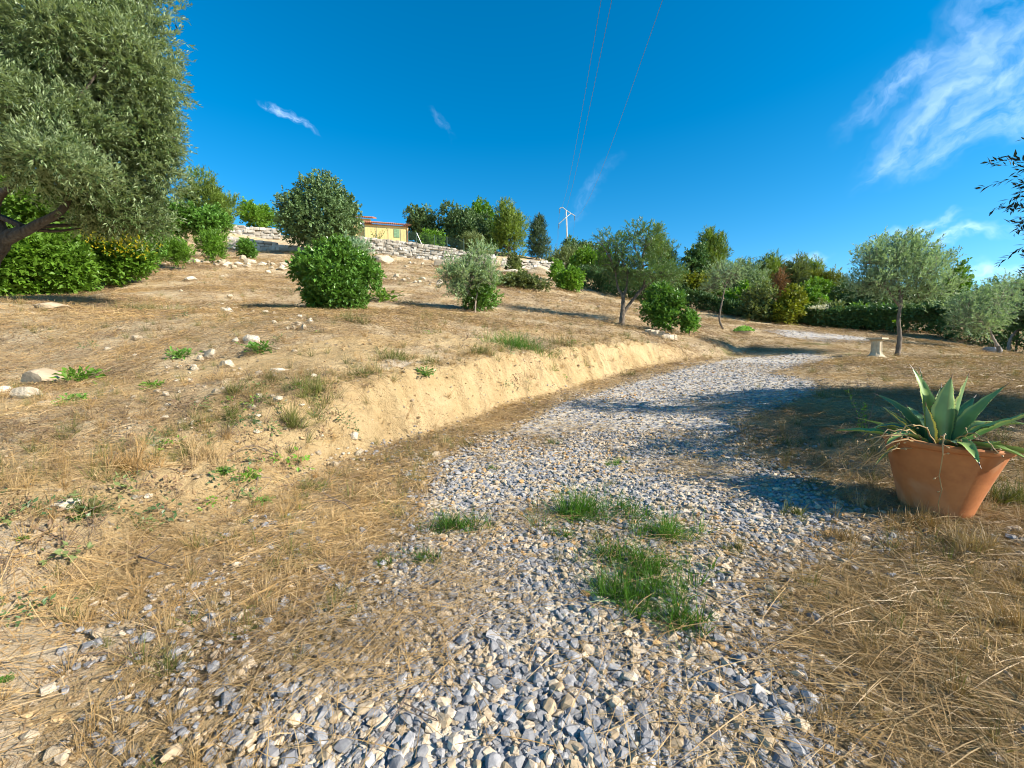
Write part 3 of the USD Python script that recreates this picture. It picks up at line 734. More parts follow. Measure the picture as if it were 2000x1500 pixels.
def olive(name, label, trunk_pts, r0, crown_lobes, twigs, seed, style="olive", group=None, branches=12, ls=1.0, up=None, gap=0.36, depth=0.6, tl=1.0, bark_mat="olive_bark", splits=(), spr=None, leaf_mat=None, clumps=6, clump_size=(0.4, 0.6)):
    """An olive built from its own trunk line and crown lobes, all in world metres. Lobes: (x, y, z, rx, ry, rz)."""
    rng = np.random.default_rng(seed)
    o = V3(trunk_pts[0])
    t = thing(name, label, "olive tree", o, group=group)
    tr = curve(*[V3(p) - o for p in trunk_pts], n=7)
    tr[0] -= [0, 0, 0.08]
    rad = np.linspace(r0, r0 * 0.55, len(tr)) * (1 + 0.12 * np.sin(np.arange(len(tr)) * 2.1)) ; rad[0] *= 1.35
    obj("trunk", tube(tr, rad, 10), bark_mat, t, smooth=60)
    for s in splits:
        c = curve(*[V3(p) - o for p in s], n=6)
        obj("limb", tube(c, np.linspace(r0 * 0.62, r0 * 0.22, len(c)), 8), bark_mat, t, smooth=60)
    L = V3(crown_lobes)
    cs, rs = L[:, :3] - o, L[:, 3:]
    allc, allr = [], []
    for c, r in zip(cs, rs):
        a, b = sublobes(c, r, clumps, rng, clump_size, 0.72)
        allc.append(a); allr.append(b)
    allc, allr = np.vstack(allc), np.vstack(allr)
    leaf, wid, tw, per, u_, sp_, m = STYLE[style]
    (v, f), (p, dr, TL) = crown(rng, allc, allr, twigs, per, tw * tl, leaf * ls, wid * ls, u_ if up is None else up, 0.8, spr or sp_, depth, gap=gap, droop=0.12)
    obj("crown", (v, f), leaf_mat or m, t)
    ends = [tr[-1]] + [(V3(s[-1]) - o) for s in splits]
    parts = []
    for i in rng.permutation(len(allc))[:branches]:
        e0 = ends[int(np.argmin([np.linalg.norm(e - allc[i]) for e in ends]))]
        mid = (e0 + allc[i]) / 2 + rng.normal(size=3) * np.linalg.norm(allc[i] - e0) * 0.12
        c = curve(e0, mid, allc[i] + (allc[i] - e0) * 0.15, n=5)
        parts.append(tube(c, np.linspace(r0 * 0.34, 0.006, len(c)), 5))
    pick = rng.permutation(len(p))[:min(len(p), 500)]
    for i in pick[:350]:
        parts.append(tube(np.stack([p[i] - dr[i] * TL[i] * 0.6, p[i], p[i] + dr[i] * TL[i] * 0.8]), [0.006, 0.004, 0.002], 3))
    obj("branches", cat(*parts), bark_mat, t)
    return t


# the big olive on the left
b0 = pt(-60, 560, 8.6); b0[2] = h1(b0[0], b0[1])
T = lambda u, v, d: tuple(pt(u, v, d))
olive("olive_tree", "large spreading olive tree filling the upper left corner", [b0, T(0, 480, 8.6), T(50, 445, 8.6)], 0.17,
      [T(120, 120, 8.4) + (1.9, 1.7, 1.35), T(220, 210, 8.7) + (1.15, 1.3, 1.2), T(70, 250, 7.9) + (1.25, 1.2, 0.95), T(268, 330, 9.2) + (0.72, 0.9, 0.72), T(180, 375, 8.9) + (0.95, 0.9, 0.55), T(-90, 150, 8.5) + (1.9, 1.6, 1.8), T(245, 90, 8.6) + (0.95, 1.0, 0.95), T(60, 320, 7.6) + (1.0, 0.8, 0.42), T(150, -60, 8.6) + (1.7, 1.6, 1.0), T(235, 395, 9.4) + (0.85, 0.8, 0.5), T(290, 235, 9.0) + (0.5, 0.7, 0.9), T(185, 425, 9.3) + (0.9, 0.7, 0.32), T(270, 432, 9.6) + (0.55, 0.6, 0.3)],
      25000, 3, bark_mat="dark_bark", branches=40, gap=0.33, depth=0.75, ls=1.4, clumps=11, clump_size=(0.28, 0.46), leaf_mat="deep_olive_leaf", splits=[[T(10, 470, 8.6), T(70, 440, 8.5), T(128, 402, 8.5), T(140, 330, 8.5)], [T(10, 470, 8.6), T(-10, 400, 8.6), T(30, 350, 8.2), T(60, 290, 8.0)]])
# the olive by the pedestal
b1 = hit(1752, 697)
d1 = px_per_m(b1); dd = FPX / d1
olive("olive_tree", "olive tree with pale airy crown beside the stone pedestal", [b1, T(1757, 660, dd), T(1755, 625, dd), T(1759, 595, dd)], 0.066,
      [T(1752, 535, dd) + (0.95, 0.95, 0.62), T(1712, 520, dd) + (0.62, 0.7, 0.5), T(1790, 525, dd) + (0.72, 0.8, 0.6), T(1700, 552, dd) + (0.5, 0.6, 0.3), T(1806, 562, dd) + (0.55, 0.6, 0.36), T(1745, 492, dd) + (0.6, 0.6, 0.42)],
      2300, 4, style="olive_pale", branches=22, gap=0.36, tl=1.15, ls=1.3, up=0.75, splits=[[T(1759, 600, dd), T(1742, 578, dd), T(1722, 545, dd)], [T(1759, 600, dd), T(1764, 570, dd), T(1790, 535, dd)], [T(1759, 600, dd), T(1756, 560, dd), T(1750, 510, dd)]])
# the slender bent olive
b2 = hit(1412, 643); dd = FPX / px_per_m(b2)
olive("olive_tree", "slender olive with a thin bent trunk in front of the dark hedge", [b2, T(1405, 622, dd), T(1410, 590, dd), T(1416, 560, dd)], 0.05,
      [T(1412, 535, dd) + (0.62, 0.6, 0.62), T(1395, 556, dd) + (0.42, 0.5, 0.35), T(1428, 528, dd) + (0.45, 0.5, 0.5)], 520, 5, style="olive_pale", branches=10, gap=0.36, tl=1.1, ls=1.25)
# the forked tree in the middle
b3 = hit(1214, 634); dd = FPX / px_per_m(b3)
olive("olive_tree", "wide dark-crowned tree with a forked trunk standing right of the slope", [b3, T(1216, 612, dd), T(1217, 596, dd), T(1217, 576, dd)], 0.11,
      [T(1205, 500, dd) + (0.78, 0.8, 0.85), T(1235, 478, dd) + (0.85, 0.9, 0.62), T(1275, 520, dd) + (0.95, 0.9, 0.55), T(1310, 535, dd) + (0.62, 0.8, 0.42), T(1225, 530, dd) + (0.8, 0.8, 0.45), T(1188, 470, dd) + (0.42, 0.5, 0.5)],
      1900, 6, style="olive", leaf_mat="tree_leaf", branches=26, gap=0.40, ls=1.45, tl=1.0, splits=[[T(1217, 578, dd), T(1207, 562, dd), T(1202, 530, dd)], [T(1217, 580, dd), T(1224, 560, dd), T(1226, 530, dd)], [T(1217, 612, dd), T(1236, 586, dd), T(1262, 558, dd), T(1290, 540, dd)], [T(1242, 578, dd), T(1258, 555, dd), T(1255, 520, dd)]])
# the young olive with a bush behind it
b4 = hit(928, 612); dd = FPX / px_per_m(b4)
olive("olive_tree", "young pale olive sapling with a forked stem in front of a green bush", [b4, T(929, 590, dd), T(933, 570, dd), T(937, 552, dd)], 0.03,
      [T(912, 540, dd) + (0.75, 0.6, 0.55), T(935, 512, dd) + (0.5, 0.5, 0.5), T(888, 538, dd) + (0.45, 0.5, 0.42), T(905, 565, dd) + (0.5, 0.4, 0.25), T(950, 540, dd) + (0.4, 0.4, 0.4)],
      900, 7, style="olive_pale", leaf_mat="sapling_leaf", branches=12, gap=0.25, ls=1.5, tl=1.15, bark_mat="pale_bark", up=0.7, splits=[[T(929, 588, dd), T(918, 575, dd), T(900, 565, dd)], [T(931, 580, dd), T(926, 555, dd), T(922, 530, dd)]])
plant("shrub", "green bush directly behind the young olive sapling", "shrub", 938, 530, 612, 78, dd + 0.7, "bright", 900, 8, ls=0.42, mat="laurel_leaf")
# olives at the right edge
b5 = hit(1952, 692); dd = FPX / px_per_m(b5)
olive("olive_tree", "grey-green olive with leaning pale trunk near the right edge", [b5, T(1950, 680, dd), T(1940, 662, dd), T(1932, 645, dd)], 0.07,
      [T(1930, 610, dd) + (0.85, 1.0, 0.8), T(1895, 620, dd) + (0.75, 0.9, 0.65), T(1915, 580, dd) + (0.7, 0.8, 0.6)], 1050, 9, branches=14, ls=1.4, gap=0.28, bark_mat="pale_bark", style="olive_pale")
b6 = hit(1970, 690); dd = FPX / px_per_m(b6)
olive("olive_tree", "olive with curved pale trunk cut by the right edge of the view", [b6, T(1971, 670, dd), T(1980, 652, dd), T(1995, 640, dd)], 0.07,
      [T(1985, 590, dd) + (0.95, 1.0, 0.8), T(2030, 600, dd) + (1.2, 1.0, 1.0), T(1975, 560, dd) + (0.7, 0.8, 0.5)], 1300, 10, branches=14, ls=1.4, gap=0.28, bark_mat="pale_bark", style="olive_pale")
# the near olive whose branches hang in at the right, its crown mostly outside the view
b7 = V3([8.15, 4.5, h1(8.15, 4.5)])
SX, SY = b7[0], b7[1]
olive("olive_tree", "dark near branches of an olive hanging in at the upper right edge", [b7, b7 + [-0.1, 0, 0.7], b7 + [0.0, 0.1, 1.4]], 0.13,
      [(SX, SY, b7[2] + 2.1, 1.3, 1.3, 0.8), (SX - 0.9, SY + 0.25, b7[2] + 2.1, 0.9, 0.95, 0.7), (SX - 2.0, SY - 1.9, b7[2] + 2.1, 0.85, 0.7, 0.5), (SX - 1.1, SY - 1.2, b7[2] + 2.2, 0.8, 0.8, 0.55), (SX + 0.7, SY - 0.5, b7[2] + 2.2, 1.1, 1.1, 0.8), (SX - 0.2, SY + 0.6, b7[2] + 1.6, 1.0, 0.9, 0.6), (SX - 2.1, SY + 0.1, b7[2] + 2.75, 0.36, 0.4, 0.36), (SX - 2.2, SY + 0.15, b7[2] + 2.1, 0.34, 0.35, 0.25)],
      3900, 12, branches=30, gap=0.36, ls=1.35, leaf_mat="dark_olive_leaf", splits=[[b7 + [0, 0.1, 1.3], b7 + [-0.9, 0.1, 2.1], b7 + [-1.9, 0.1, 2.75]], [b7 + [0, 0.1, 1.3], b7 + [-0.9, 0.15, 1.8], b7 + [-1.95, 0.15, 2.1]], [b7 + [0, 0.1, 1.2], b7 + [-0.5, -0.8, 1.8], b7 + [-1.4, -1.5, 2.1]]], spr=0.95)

# shrubs on the slope
plant("laurel_shrub", "broad dense glossy green shrub alone on the brown slope", "shrub", 662, 482, 606, 165, 11.2, "bright", 5200, 20, lobes=26, ls=0.40, mat="laurel_leaf", reach=0.82, size=(0.2, 0.42))
plant("grey_shrub", "pale grey-green bush poking up behind the big glossy shrub", "shrub", 690, 462, 520, 70, 26, "greyolive", 500, 21, ls=0.9, mat="olive_leaf_pale")
plant("shrub", "rounded green bush beside the stone planter ring", "shrub", 1297, 565, 632, 74, 14.4, "bright", 1300, 22, lobes=12, ls=0.42, mat="laurel_leaf")
plant("shrub", "small bright bush between planter ring and bent olive", "shrub", 1346, 608, 643, 36, 14.0, "bright", 420, 23, ls=0.36, mat="laurel_leaf")
plant("shrub", "bright green bush below the right end of the stone wall", "shrub", 1111, 528, 568, 54, 30, "bright", 800, 24, ls=0.75)
plant("shrub", "low spreading green shrub on the slope below the wall end", "shrub", 1010, 540, 572, 92, 24, "bright", 1100, 25, ls=0.6, mat="scrub_leaf")
plant("shrub", "small dark green bush at the top of the left slope", "shrub", 482, 474, 500, 34, 33, "bright", 320, 26, ls=0.75, mat="laurel_leaf")
plant("shrub", "wispy yellow-green bush left of the small dark bush", "shrub", 417, 450, 504, 58, 25, "scrub", 700, 27, ls=0.8, mat="bright_leaf")
plant("shrub", "low grassy green bush beside the yellow-flowered shrub", "shrub", 342, 472, 512, 66, 21, "scrub", 800, 28, ls=0.7, mat="bright_leaf")
plant("shrub", "small green shrub between wall end and bright bush", "shrub", 1086, 510, 545, 26, 38, "bright", 260, 29, ls=0.8)
plant("shrub", "tiny green bush in front of the wall gap", "shrub", 1004, 500, 532, 24, 42, "bright", 240, 30, ls=0.9, mat="scrub_leaf")
# left thicket
plant("shrub", "large bright green broad-leaved shrub at the left edge below the olive", "shrub", 40, 448, 588, 260, 14.2, "bright", 4600, 31, lobes=18, ls=0.68, reach=0.72, size=(0.28, 0.42), mat="lime_leaf")
plant("shrub", "dense bright bush between left edge shrub and yellow flowers", "shrub", 125, 450, 580, 150, 14.6, "bright", 2600, 131, lobes=12, ls=0.66, reach=0.7, size=(0.3, 0.45), mat="lime_leaf")
fl = plant("flowering_shrub", "green shrub with yellow flowers under the big olive", "shrub", 215, 432, 545, 170, 16.5, "bright", 2300, 32, lobes=12, ls=0.62, reach=0.68, size=(0.32, 0.46), mat="lime_leaf")
fr = np.random.default_rng(33)
fp = pt(222, 478, 15.9) - V3(fl.GetAttribute("xformOp:translate").Get())
fc, fs = sublobes(fp + V3([0, 0, 0.1]), V3([1.45, 0.9, 0.6]), 12, fr)
obj("blossom", crown(fr, fc, fs, 420, 6, 0.12, 0.05, 0.04, up=1.0, depth=0.12)[0], "yellow_flower", fl)
plant("tree", "sunlit bright green tree behind the olive trunk at the left edge", "tree", 60, 350, 500, 250, 20, "bright", 2600, 34, lobes=14, ls=0.7, trunk=0.09, mat="lime_leaf")
plant("shrub", "dark green bush right of the yellow-flowered shrub", "shrub", 278, 428, 526, 100, 18.5, "bright", 1500, 35, ls=0.55, mat="laurel_leaf")
plant("tree", "dark leafy tree half hidden behind the olive crown at left", "tree", 325, 378, 474, 130, 27, "bright", 1500, 36, lobes=11, ls=0.75, trunk=0.1, mat="laurel_leaf")
plant("tree", "rounded olive-green tree left of the upper wall", "tree", 410, 358, 455, 120, 31, "pine", 1700, 37, lobes=12, ls=0.75, trunk=0.1, mat="pine_leaf")
plant("shrub", "deep green bush in front of the rounded tree at left", "shrub", 405, 402, 462, 84, 28, "bright", 1100, 38, ls=0.8, mat="laurel_leaf")
plant("shrub", "leafy bright bush left of the round evergreen oak", "shrub", 506, 398, 446, 76, 62, "bright", 700, 39, ls=1.5)
# the round evergreen oak
plant("oak_tree", "large round dark evergreen oak standing alone before the wall", "tree", 622, 346, 500, 176, 42, "oak", 5200, 40, lobes=30, trunk=0.24, reach=0.74, size=(0.24, 0.36), ls=0.95)
# trees behind the wall, from the house to the pylon
plant("oak_tree", "grey-green oak next to the house's right wall", "tree", 830, 402, 500, 84, 60, "oak", 1500, 41, lobes=14, trunk=0.2, ls=1.25, reach=0.7, size=(0.3, 0.42))
plant("oak_tree", "broad oak in the middle of the trees behind the wall", "tree", 905, 398, 510, 120, 59, "oak", 2400, 42, lobes=18, trunk=0.24, ls=1.25, reach=0.7, size=(0.28, 0.4), mat="oak_leaf")
plant("tree", "bright yellow-green treetop rising above the oaks behind the wall", "tree", 945, 392, 490, 80, 63, "bright", 1300, 43, lobes=12, trunk=0.2, ls=1.5)
plant("pine_tree", "yellowish feathery pine right of the oaks behind the wall", "tree", 994, 398, 520, 64, 56, "pine", 1500, 44, lobes=14, trunk=0.18, ls=1.25, taper=0.45, mat="pine_leaf")
plant("shrub", "bright bush by the fence next to the house", "shrub", 848, 445, 492, 42, 56, "bright", 500, 45, ls=1.3)
plant("shrub", "yellow-green bush overhanging the wall top before the pine", "shrub", 927, 452, 505, 52, 53, "pine", 600, 46, ls=1.1, mat="scrub_leaf")
plant("pine_tree", "small blue-green double-tipped conifer between pine and pylon", "tree", 1053, 425, 520, 40, 58, "bluepine", 900, 47, lobes=11, trunk=0.12, ls=1.15, taper=0.6, reach=0.7)
plant("oak_tree", "dark oak at the foot of the pylon", "tree", 1118, 470, 530, 88, 62, "oak", 1300, 48, lobes=14, trunk=0.2, ls=1.3)
plant("shrub", "yellow-green scrub below the pylon oak", "shrub", 1118, 488, 552, 105, 50, "scrub", 1300, 49, lobes=12, ls=1.5, mat="scrub_leaf")
plant("shrub", "leafy bright scrub right of the wall end under the forked tree", "shrub", 1165, 485, 560, 90, 46, "bright", 1300, 50, lobes=12, ls=1.3, mat="bright_leaf")
# trees right of the forked tree
plant("pine_tree", "pine tip showing behind the forked tree's crown", "tree", 1288, 450, 545, 56, 48, "pine", 900, 51, lobes=11, trunk=0.15, ls=1.15, taper=0.4)
plant("pine_tree", "tall pine above the slender bent olive", "tree", 1384, 460, 585, 76, 46, "pine", 1700, 52, lobes=15, trunk=0.18, ls=1.15, taper=0.35, mat="pine_leaf")
plant("tree", "dark tree left of the tall pine", "tree", 1352, 482, 590, 60, 44, "dark", 900, 53, lobes=11, trunk=0.15, ls=1.1)
plant("olive_tree", "large grey-blue olive behind the bent olive", "olive tree", 1462, 510, 615, 100, 36, "greyolive", 1700, 54, lobes=13, trunk=0.15, ls=0.95, mat="olive_leaf")
plant("shrub", "sunny yellow-green shrub behind the forked tree's right limb", "shrub", 1350, 538, 592, 60, 30, "bright", 700, 55, ls=0.8, mat="yellow_leaf")
rows = [(1480, 520, 610, 80, 56, "dark", "dark_leaf", "dark tree crowns filling the row between grey-blue olive and first pine"), (1560, 525, 612, 90, 58, "dark", "oak_leaf", "dark green tree filling the row behind the pale yellowish pine"), (1625, 545, 625, 90, 56, "oak", "oak_leaf", "dim oak behind the golden-green pine"), (1590, 545, 615, 70, 40, "bright", "bright_leaf", "leafy mid-green tree in front of the pointed pine"), (1420, 545, 612, 80, 40, "dark", "laurel_leaf", "leafy dark tree directly behind the bent olive's crown"), (1745, 560, 650, 110, 36, "oak", "dark_leaf", "dark oak seen through the pedestal olive's crown"), (1830, 560, 655, 90, 33, "oak", "laurel_leaf", "deep green tree between pedestal olive and the bright tree"), (1240, 520, 590, 110, 40, "dark", "laurel_leaf", "dark green tree behind the forked tree's trunk"), (1310, 530, 598, 90, 38, "dark", "dark_leaf", "dark tree behind the forked tree's right crown"), (1505, 508, 600, 76, 50, "pine", "pine_leaf", "first pine of the far row counted from the bent olive"), (1545, 512, 610, 80, 46, "pine", "scrub_leaf", "pale yellowish pine in the far row left of the brown dead one's tip"), (1578, 505, 612, 66, 52, "pine", "pine_leaf", "tallest pointed pine in the far row on the right"),
        (1610, 528, 622, 72, 44, "pine", "yellow_leaf", "golden-green pine at the right end of the far row"), (1660, 535, 640, 90, 38, "dark", "dark_leaf", "dark broad tree left of the pedestal olive's crown"), (1700, 545, 640, 74, 34, "oak", "oak_leaf", "olive-brown oak behind the pedestal olive's left side"),
        (1868, 522, 650, 76, 32, "bright", "bright_leaf", "bright green tree right of the pedestal olive"), (1918, 555, 660, 80, 30, "dark", "dark_leaf", "dark tree between bright tree and the right edge olives"), (1990, 545, 690, 90, 30, "bright", "laurel_leaf", "leafy tree at the right edge behind the olives"),
        (1440, 528, 605, 50, 48, "dark", "dark_leaf", "dark tree behind the grey-blue olive"), (1790, 560, 655, 100, 30, "dark", "dark_leaf", "dark bushy tree behind the pedestal olive's trunk")]
for i, (u, vt, vb, w, d, st, m, lb) in enumerate(rows):
    plant({"pine": "pine_tree", "oak": "oak_tree"}.get(st, "tree"), lb, "tree", u, vt, vb, w, d, st, 1300, 60 + i, lobes=13, trunk=0.16, ls=1.05 if d > 40 else 0.8, mat=m, taper=0.35 if st == "pine" else 0.0)
plant("dead_shrub", "rust-brown dead conifer among the green trees on the right", "shrub", 1523, 532, 590, 28, 40, "dead", 420, 75, taper=0.4)
for i, (u, vt, vb, w, d, m, lb) in enumerate([(1478, 566, 630, 74, 26.0, "scrub_leaf", "sunlit yellow-green bush in front of the hedge below the grey-blue olive"), (1535, 572, 638, 80, 25.5, "yellow_leaf", "bright yellowish bush in front of the far pines"), (1585, 566, 634, 72, 28, "bright_leaf", "rounded mid-green bush above the hedge"), (1610, 592, 648, 70, 25.5, "scrub_leaf", "low pale bush with white blossom on the hedge"),
                                              (1665, 596, 648, 70, 26.5, "bright_leaf", "low sunlit bush along the hedge top left of the pedestal"), (1440, 560, 622, 50, 28.5, "bright_leaf", "sunlit bush right beside the bent olive's trunk"), (1720, 604, 655, 60, 25.5, "bright_leaf", "low green bush along the hedge directly left of the pedestal olive's trunk")]):
    s = plant("shrub", lb, "shrub", u, vt, vb, w, d, "bright", 900, 80 + i, ls=0.75, mat=m)
    if i == 3:
        fp = pt(1598, 603, 25.0) - V3(s.GetAttribute("xformOp:translate").Get())
        fc, fs = sublobes(fp, V3([0.55, 0.4, 0.13]), 5, fr)
        obj("blossom", crown(fr, fc, fs, 90, 4, 0.10, 0.07, 0.06, up=1.0, depth=0.2)[0], "white_flower", s)


# clipped hedge along the far edge of the slope
def hedge(name, label, line, height, thick, seed, dens, mat):
    rng = np.random.default_rng(seed)
    p = np.array(line)
    o = V3([p[0, 0], p[0, 1], h1(*p[0])])
    t = thing(name, label, "hedge", o)
    seg = np.linalg.norm(np.diff(p, axis=0), axis=1); cum = np.r_[0, np.cumsum(seg)]
    n = int(cum[-1] * dens)
    s = rng.uniform(0, cum[-1], n)
    x, y = np.interp(s, cum, p[:, 0]), np.interp(s, cum, p[:, 1])
    tx, ty = np.gradient(p[:, 0]), np.gradient(p[:, 1])
    tang = unit(np.stack([np.interp(s, cum, tx), np.interp(s, cum, ty), 0 * s], -1)); nor = np.stack([-tang[:, 1], tang[:, 0], 0 * s], -1)
    a = rng.uniform(-1, 1, n); b = rng.uniform(0, 1, n)
    edge = rng.uniform(0, 1, n) < 0.5
    a = np.where(edge, np.sign(a) * (1 - 0.25 * np.abs(a)), a); b = np.where(edge, b, 1 - 0.25 * b)
    hgt = np.interp(s / cum[-1], np.linspace(0, 1, len(height)), height) * (0.45 + 1.1 * meshkit.fbm(np.stack([x, y, 0 * x], -1) * 0.7, 4, seed))
    base = np.stack([x, y, H(x, y, False)], -1) + nor * (a * thick * (0.85 + 0.3 * meshkit.noise(np.stack([x, y, b * 2], -1) * 1.4, 2)))[:, None]
    base[:, 2] += b * hgt
    dr = unit(nor * a[:, None] * 0.8 + V3([0, 0, 0.5]) + rng.normal(size=(n, 3)) * 0.6)
    pts, ds = (base[:, None] + dr[:, None] * (np.linspace(0, 0.3, 5))[None, :, None]).reshape(-1, 3), np.repeat(dr, 5, 0)
    ds = unit(ds + rng.normal(size=ds.shape) * 0.7)
    S = rng.uniform(0.6, 1.2, len(ds))
    obj("foliage", leaf_faces(pts - o, ds, unit(V3([0, 0, 1.0]) + rng.normal(size=ds.shape) * 0.6), 0.16 * S, 0.10 * S), mat, t)
    stems = [tube(np.stack([V3([a_, b_, c_ - 0.05]) - o, V3([a_, b_, c_ + hh * 0.7]) - o + rng.normal(size=3) * 0.08]), [0.03, 0.012], 5) for a_, b_, c_, hh in zip(x[:40], y[:40], H(x[:40], y[:40], False), hgt[:40])]
    for st_ in stems[::3]:
        obj("stem", st_, "olive_bark", t)


def on_ground(line):
    return [tuple(pt(u, v, d)[:2]) for u, v, d in line]


hedge("hedge", "long dark shaded hedge running along the top of the slope behind the olives", on_ground([(1145, 560, 36.5), (1250, 588, 31), (1370, 605, 29.5), (1450, 622, 28), (1540, 632, 26.5), (1640, 641, 25.2), (1740, 650, 23.8), (1850, 660, 22.6)]), [1.5, 1.9, 1.5, 0.9, 0.75, 0.95, 1.2, 1.45], 0.85, 91, 560, "dark_leaf")
hedge("hedge", "dark hedge at the right edge behind the pale-trunked olives", on_ground([(1850, 662, 22.2), (1940, 677, 20.5), (2030, 696, 18.8), (2150, 715, 17)]), [1.7, 1.9, 2.0, 2.0], 0.8, 92, 520, "dark_leaf")

# ------------------------------------------------------------------ dry-stone walls
def block(rng, dims):
    """A roughly squared wall stone: hull of a jittered box."""
    import trimesh
    c = V3([[a, b, e] for a in (-1, 1) for b in (-1, 1) for e in (-1, 1)]) * 0.5
    p = np.vstack([c * rng.uniform(0.6, 1.0, (8, 3)), c * V3([1, 0.7, 0.6]), c * V3([0.8, 0.7, 1])]) * rng.uniform(0.9, 1.05, (24, 3))
    m = trimesh.convex.convex_hull(p)
    return np.array(m.vertices) * dims, np.array(m.faces)


def stone_wall(name, label, line, tops, seed, mean=0.62, course=0.34, thick=0.5):
    """line: (u, v of the foot, depth); tops: v of the top edge at each. Every stone is a part."""
    rng = np.random.default_rng(seed)
    foot = np.array([pt(*l) for l in line]); top = np.array([pt(l[0], tv, l[2]) for l, tv in zip(line, tops)])
    cum = np.r_[0, np.cumsum(np.linalg.norm(np.diff(foot[:, :2], axis=0), axis=1))]
    o = foot[0]
    t = thing(name, label, "wall", o)
    at = lambda s: V3([np.interp(s, cum, foot[:, 0]), np.interp(s, cum, foot[:, 1]), np.interp(s, cum, foot[:, 2])]) - o
    th = lambda s: np.interp(s, cum, top[:, 2]) - o[2]
    core = []
    for a, b in zip(range(len(cum) - 1), range(1, len(cum))):
        p, q = foot[a] - o, foot[b] - o
        n = unit(V3([-(q - p)[1], (q - p)[0], 0]))
        n = n if n[1] > 0 else -n
        hp, hq = top[a, 2] - o[2] - 0.1, top[b, 2] - o[2] - 0.1
        v = V3([p + n * 0.12 - [0, 0, 0.6], q + n * 0.12 - [0, 0, 0.6], q + n * thick - [0, 0, 0.6], p + n * thick - [0, 0, 0.6]])
        w = v.copy(); w[[0, 3], 2] = hp; w[[1, 2], 2] = hq
        V = np.vstack([v, w])
        core.append((V, V3([[0, 1, 5], [0, 5, 4], [1, 2, 6], [1, 6, 5], [2, 3, 7], [2, 7, 6], [3, 0, 4], [3, 4, 7], [4, 5, 6], [4, 6, 7]]).astype(int)))
    obj("core", cat(*core), "joint_shadow", t)
    row, k = 0, 0
    maxh = (top[:, 2] - foot[:, 2]).max()
    while row * course < maxh + course * 0.5:
        s = rng.uniform(-0.3, 0)
        while s < cum[-1]:
            L = mean * rng.uniform(0.55, 1.5)
            c = np.clip(s + L / 2, 0, cum[-1])
            z0 = at(c)[2] - 0.15 + row * course
            hh = course * rng.uniform(0.7, 1.35)
            room = th(c) - z0
            if room > course * 0.45:
                hh = min(hh, room + 0.06)
                d = at(min(c + 0.3, cum[-1])) - at(max(c - 0.3, 0)); slope = d[2] / np.hypot(d[0], d[1])
                e = unit(V3([d[0], d[1], 0])); n = V3([-e[1], e[0], 0]); n = n if n[1] > 0 else -n
                v, f = block(rng, V3([L * 1.0, thick * 0.85, hh * 1.0]))
                w = v[:, :1] * (e + V3([0, 0, slope * 0.6])) + v[:, 1:2] * n + v[:, 2:] * V3([0, 0, 1.0])
                if np.linalg.det(np.stack([e, n, V3([0, 0, 1.0])])) < 0:
                    f = f[:, ::-1]
                obj("stone", (w + at(c) + n * (thick * 0.5 - rng.uniform(0.0, 0.16)) + V3([0, 0, z0 + hh / 2 - at(c)[2]]), f), "wall_stone", t)
                k += 1
            s += L
        row += 1
    return t


stone_wall("stone_wall", "long pale dry-stone retaining wall below the yellow house", [(684, 494, 46), (740, 500, 46), (800, 507, 46), (860, 514, 46), (920, 521, 46), (966, 526, 46.2)], [461, 466.5, 473.5, 482, 490.5, 497], 200, mean=0.42, course=0.25)
stone_wall("stone_wall", "right end of the pale stone wall with tumbled left edge under the conifer", [(982, 529, 46.5), (1040, 533, 47), (1102, 536, 47.5)], [506, 508, 513], 201, mean=0.42, course=0.25)
stone_wall("stone_wall", "low stone wall partly shaded at the oak's left foot", [(448, 482, 44), (500, 488, 44), (560, 494, 44), (604, 498, 44)], [463, 469, 478, 484], 202, mean=0.6, course=0.3)
stone_wall("stone_wall", "short upper stone wall left of the round oak", [(452, 462, 51), (540, 464, 51.5)], [440, 446], 203, mean=0.6, course=0.32)

# ------------------------------------------------------------------ the yellow house
FL, FR = pt(713, 474, 54), pt(797.5, 474, 55.2)
EX = unit(V3([FR[0] - FL[0], FR[1] - FL[1], 0])); EY = V3([-EX[1], EX[0], 0])
BASE = FL[2] - 0.8
house = thing("house", "small yellow house with clay tile roof and green shutter above the wall", "house", (FL[0], FL[1], BASE))
WID = np.linalg.norm((FR - FL)[:2])
EAVE = pt(713, 437.5, 54)[2] - BASE


def hx(mesh):
    v, f = mesh
    return v[:, :1] * EX + v[:, 1:2] * EY + v[:, 2:] * V3([0, 0, 1.0]), f


def tiles(x0, x1, y0, y1, z, pitch=0.30, step=0.235):
    """Rows of clay canal tiles running up the slope: covers and channels."""
    out = []
    for x in np.arange(x0, x1, step):
        a = np.linspace(0, np.pi, 7)
        for lift, sgn, off in ((0.0, 1, 0.0), (0.0, -0.5, step / 2)):
            prof = np.stack([x + off + step / 2 + np.cos(a) * step * 0.34, np.sin(a) * step * 0.42 * sgn + 0.03], -1)
            inner = np.stack([x + off + step / 2 + np.cos(a) * step * 0.26, np.sin(a) * step * 0.30 * sgn + 0.028], -1)
            ring = np.vstack([prof, inner[::-1]])
            n = len(ring)
            v = np.vstack([np.column_stack([ring[:, 0], np.full(n, yy), z + ring[:, 1] + (yy - y0) * pitch]) for yy in (y0, y1)])
            i = np.arange(n); j = (i + 1) % n
            f = np.vstack([np.stack([i, j, j + n], -1), np.stack([i, j + n, i + n], -1)] + [[[k, n - 1 - k, k + 1], [k + 1, n - 1 - k, n - 2 - k]] for k in range(n // 2 - 1)])
            out.append((v, f))
    return cat(*out)


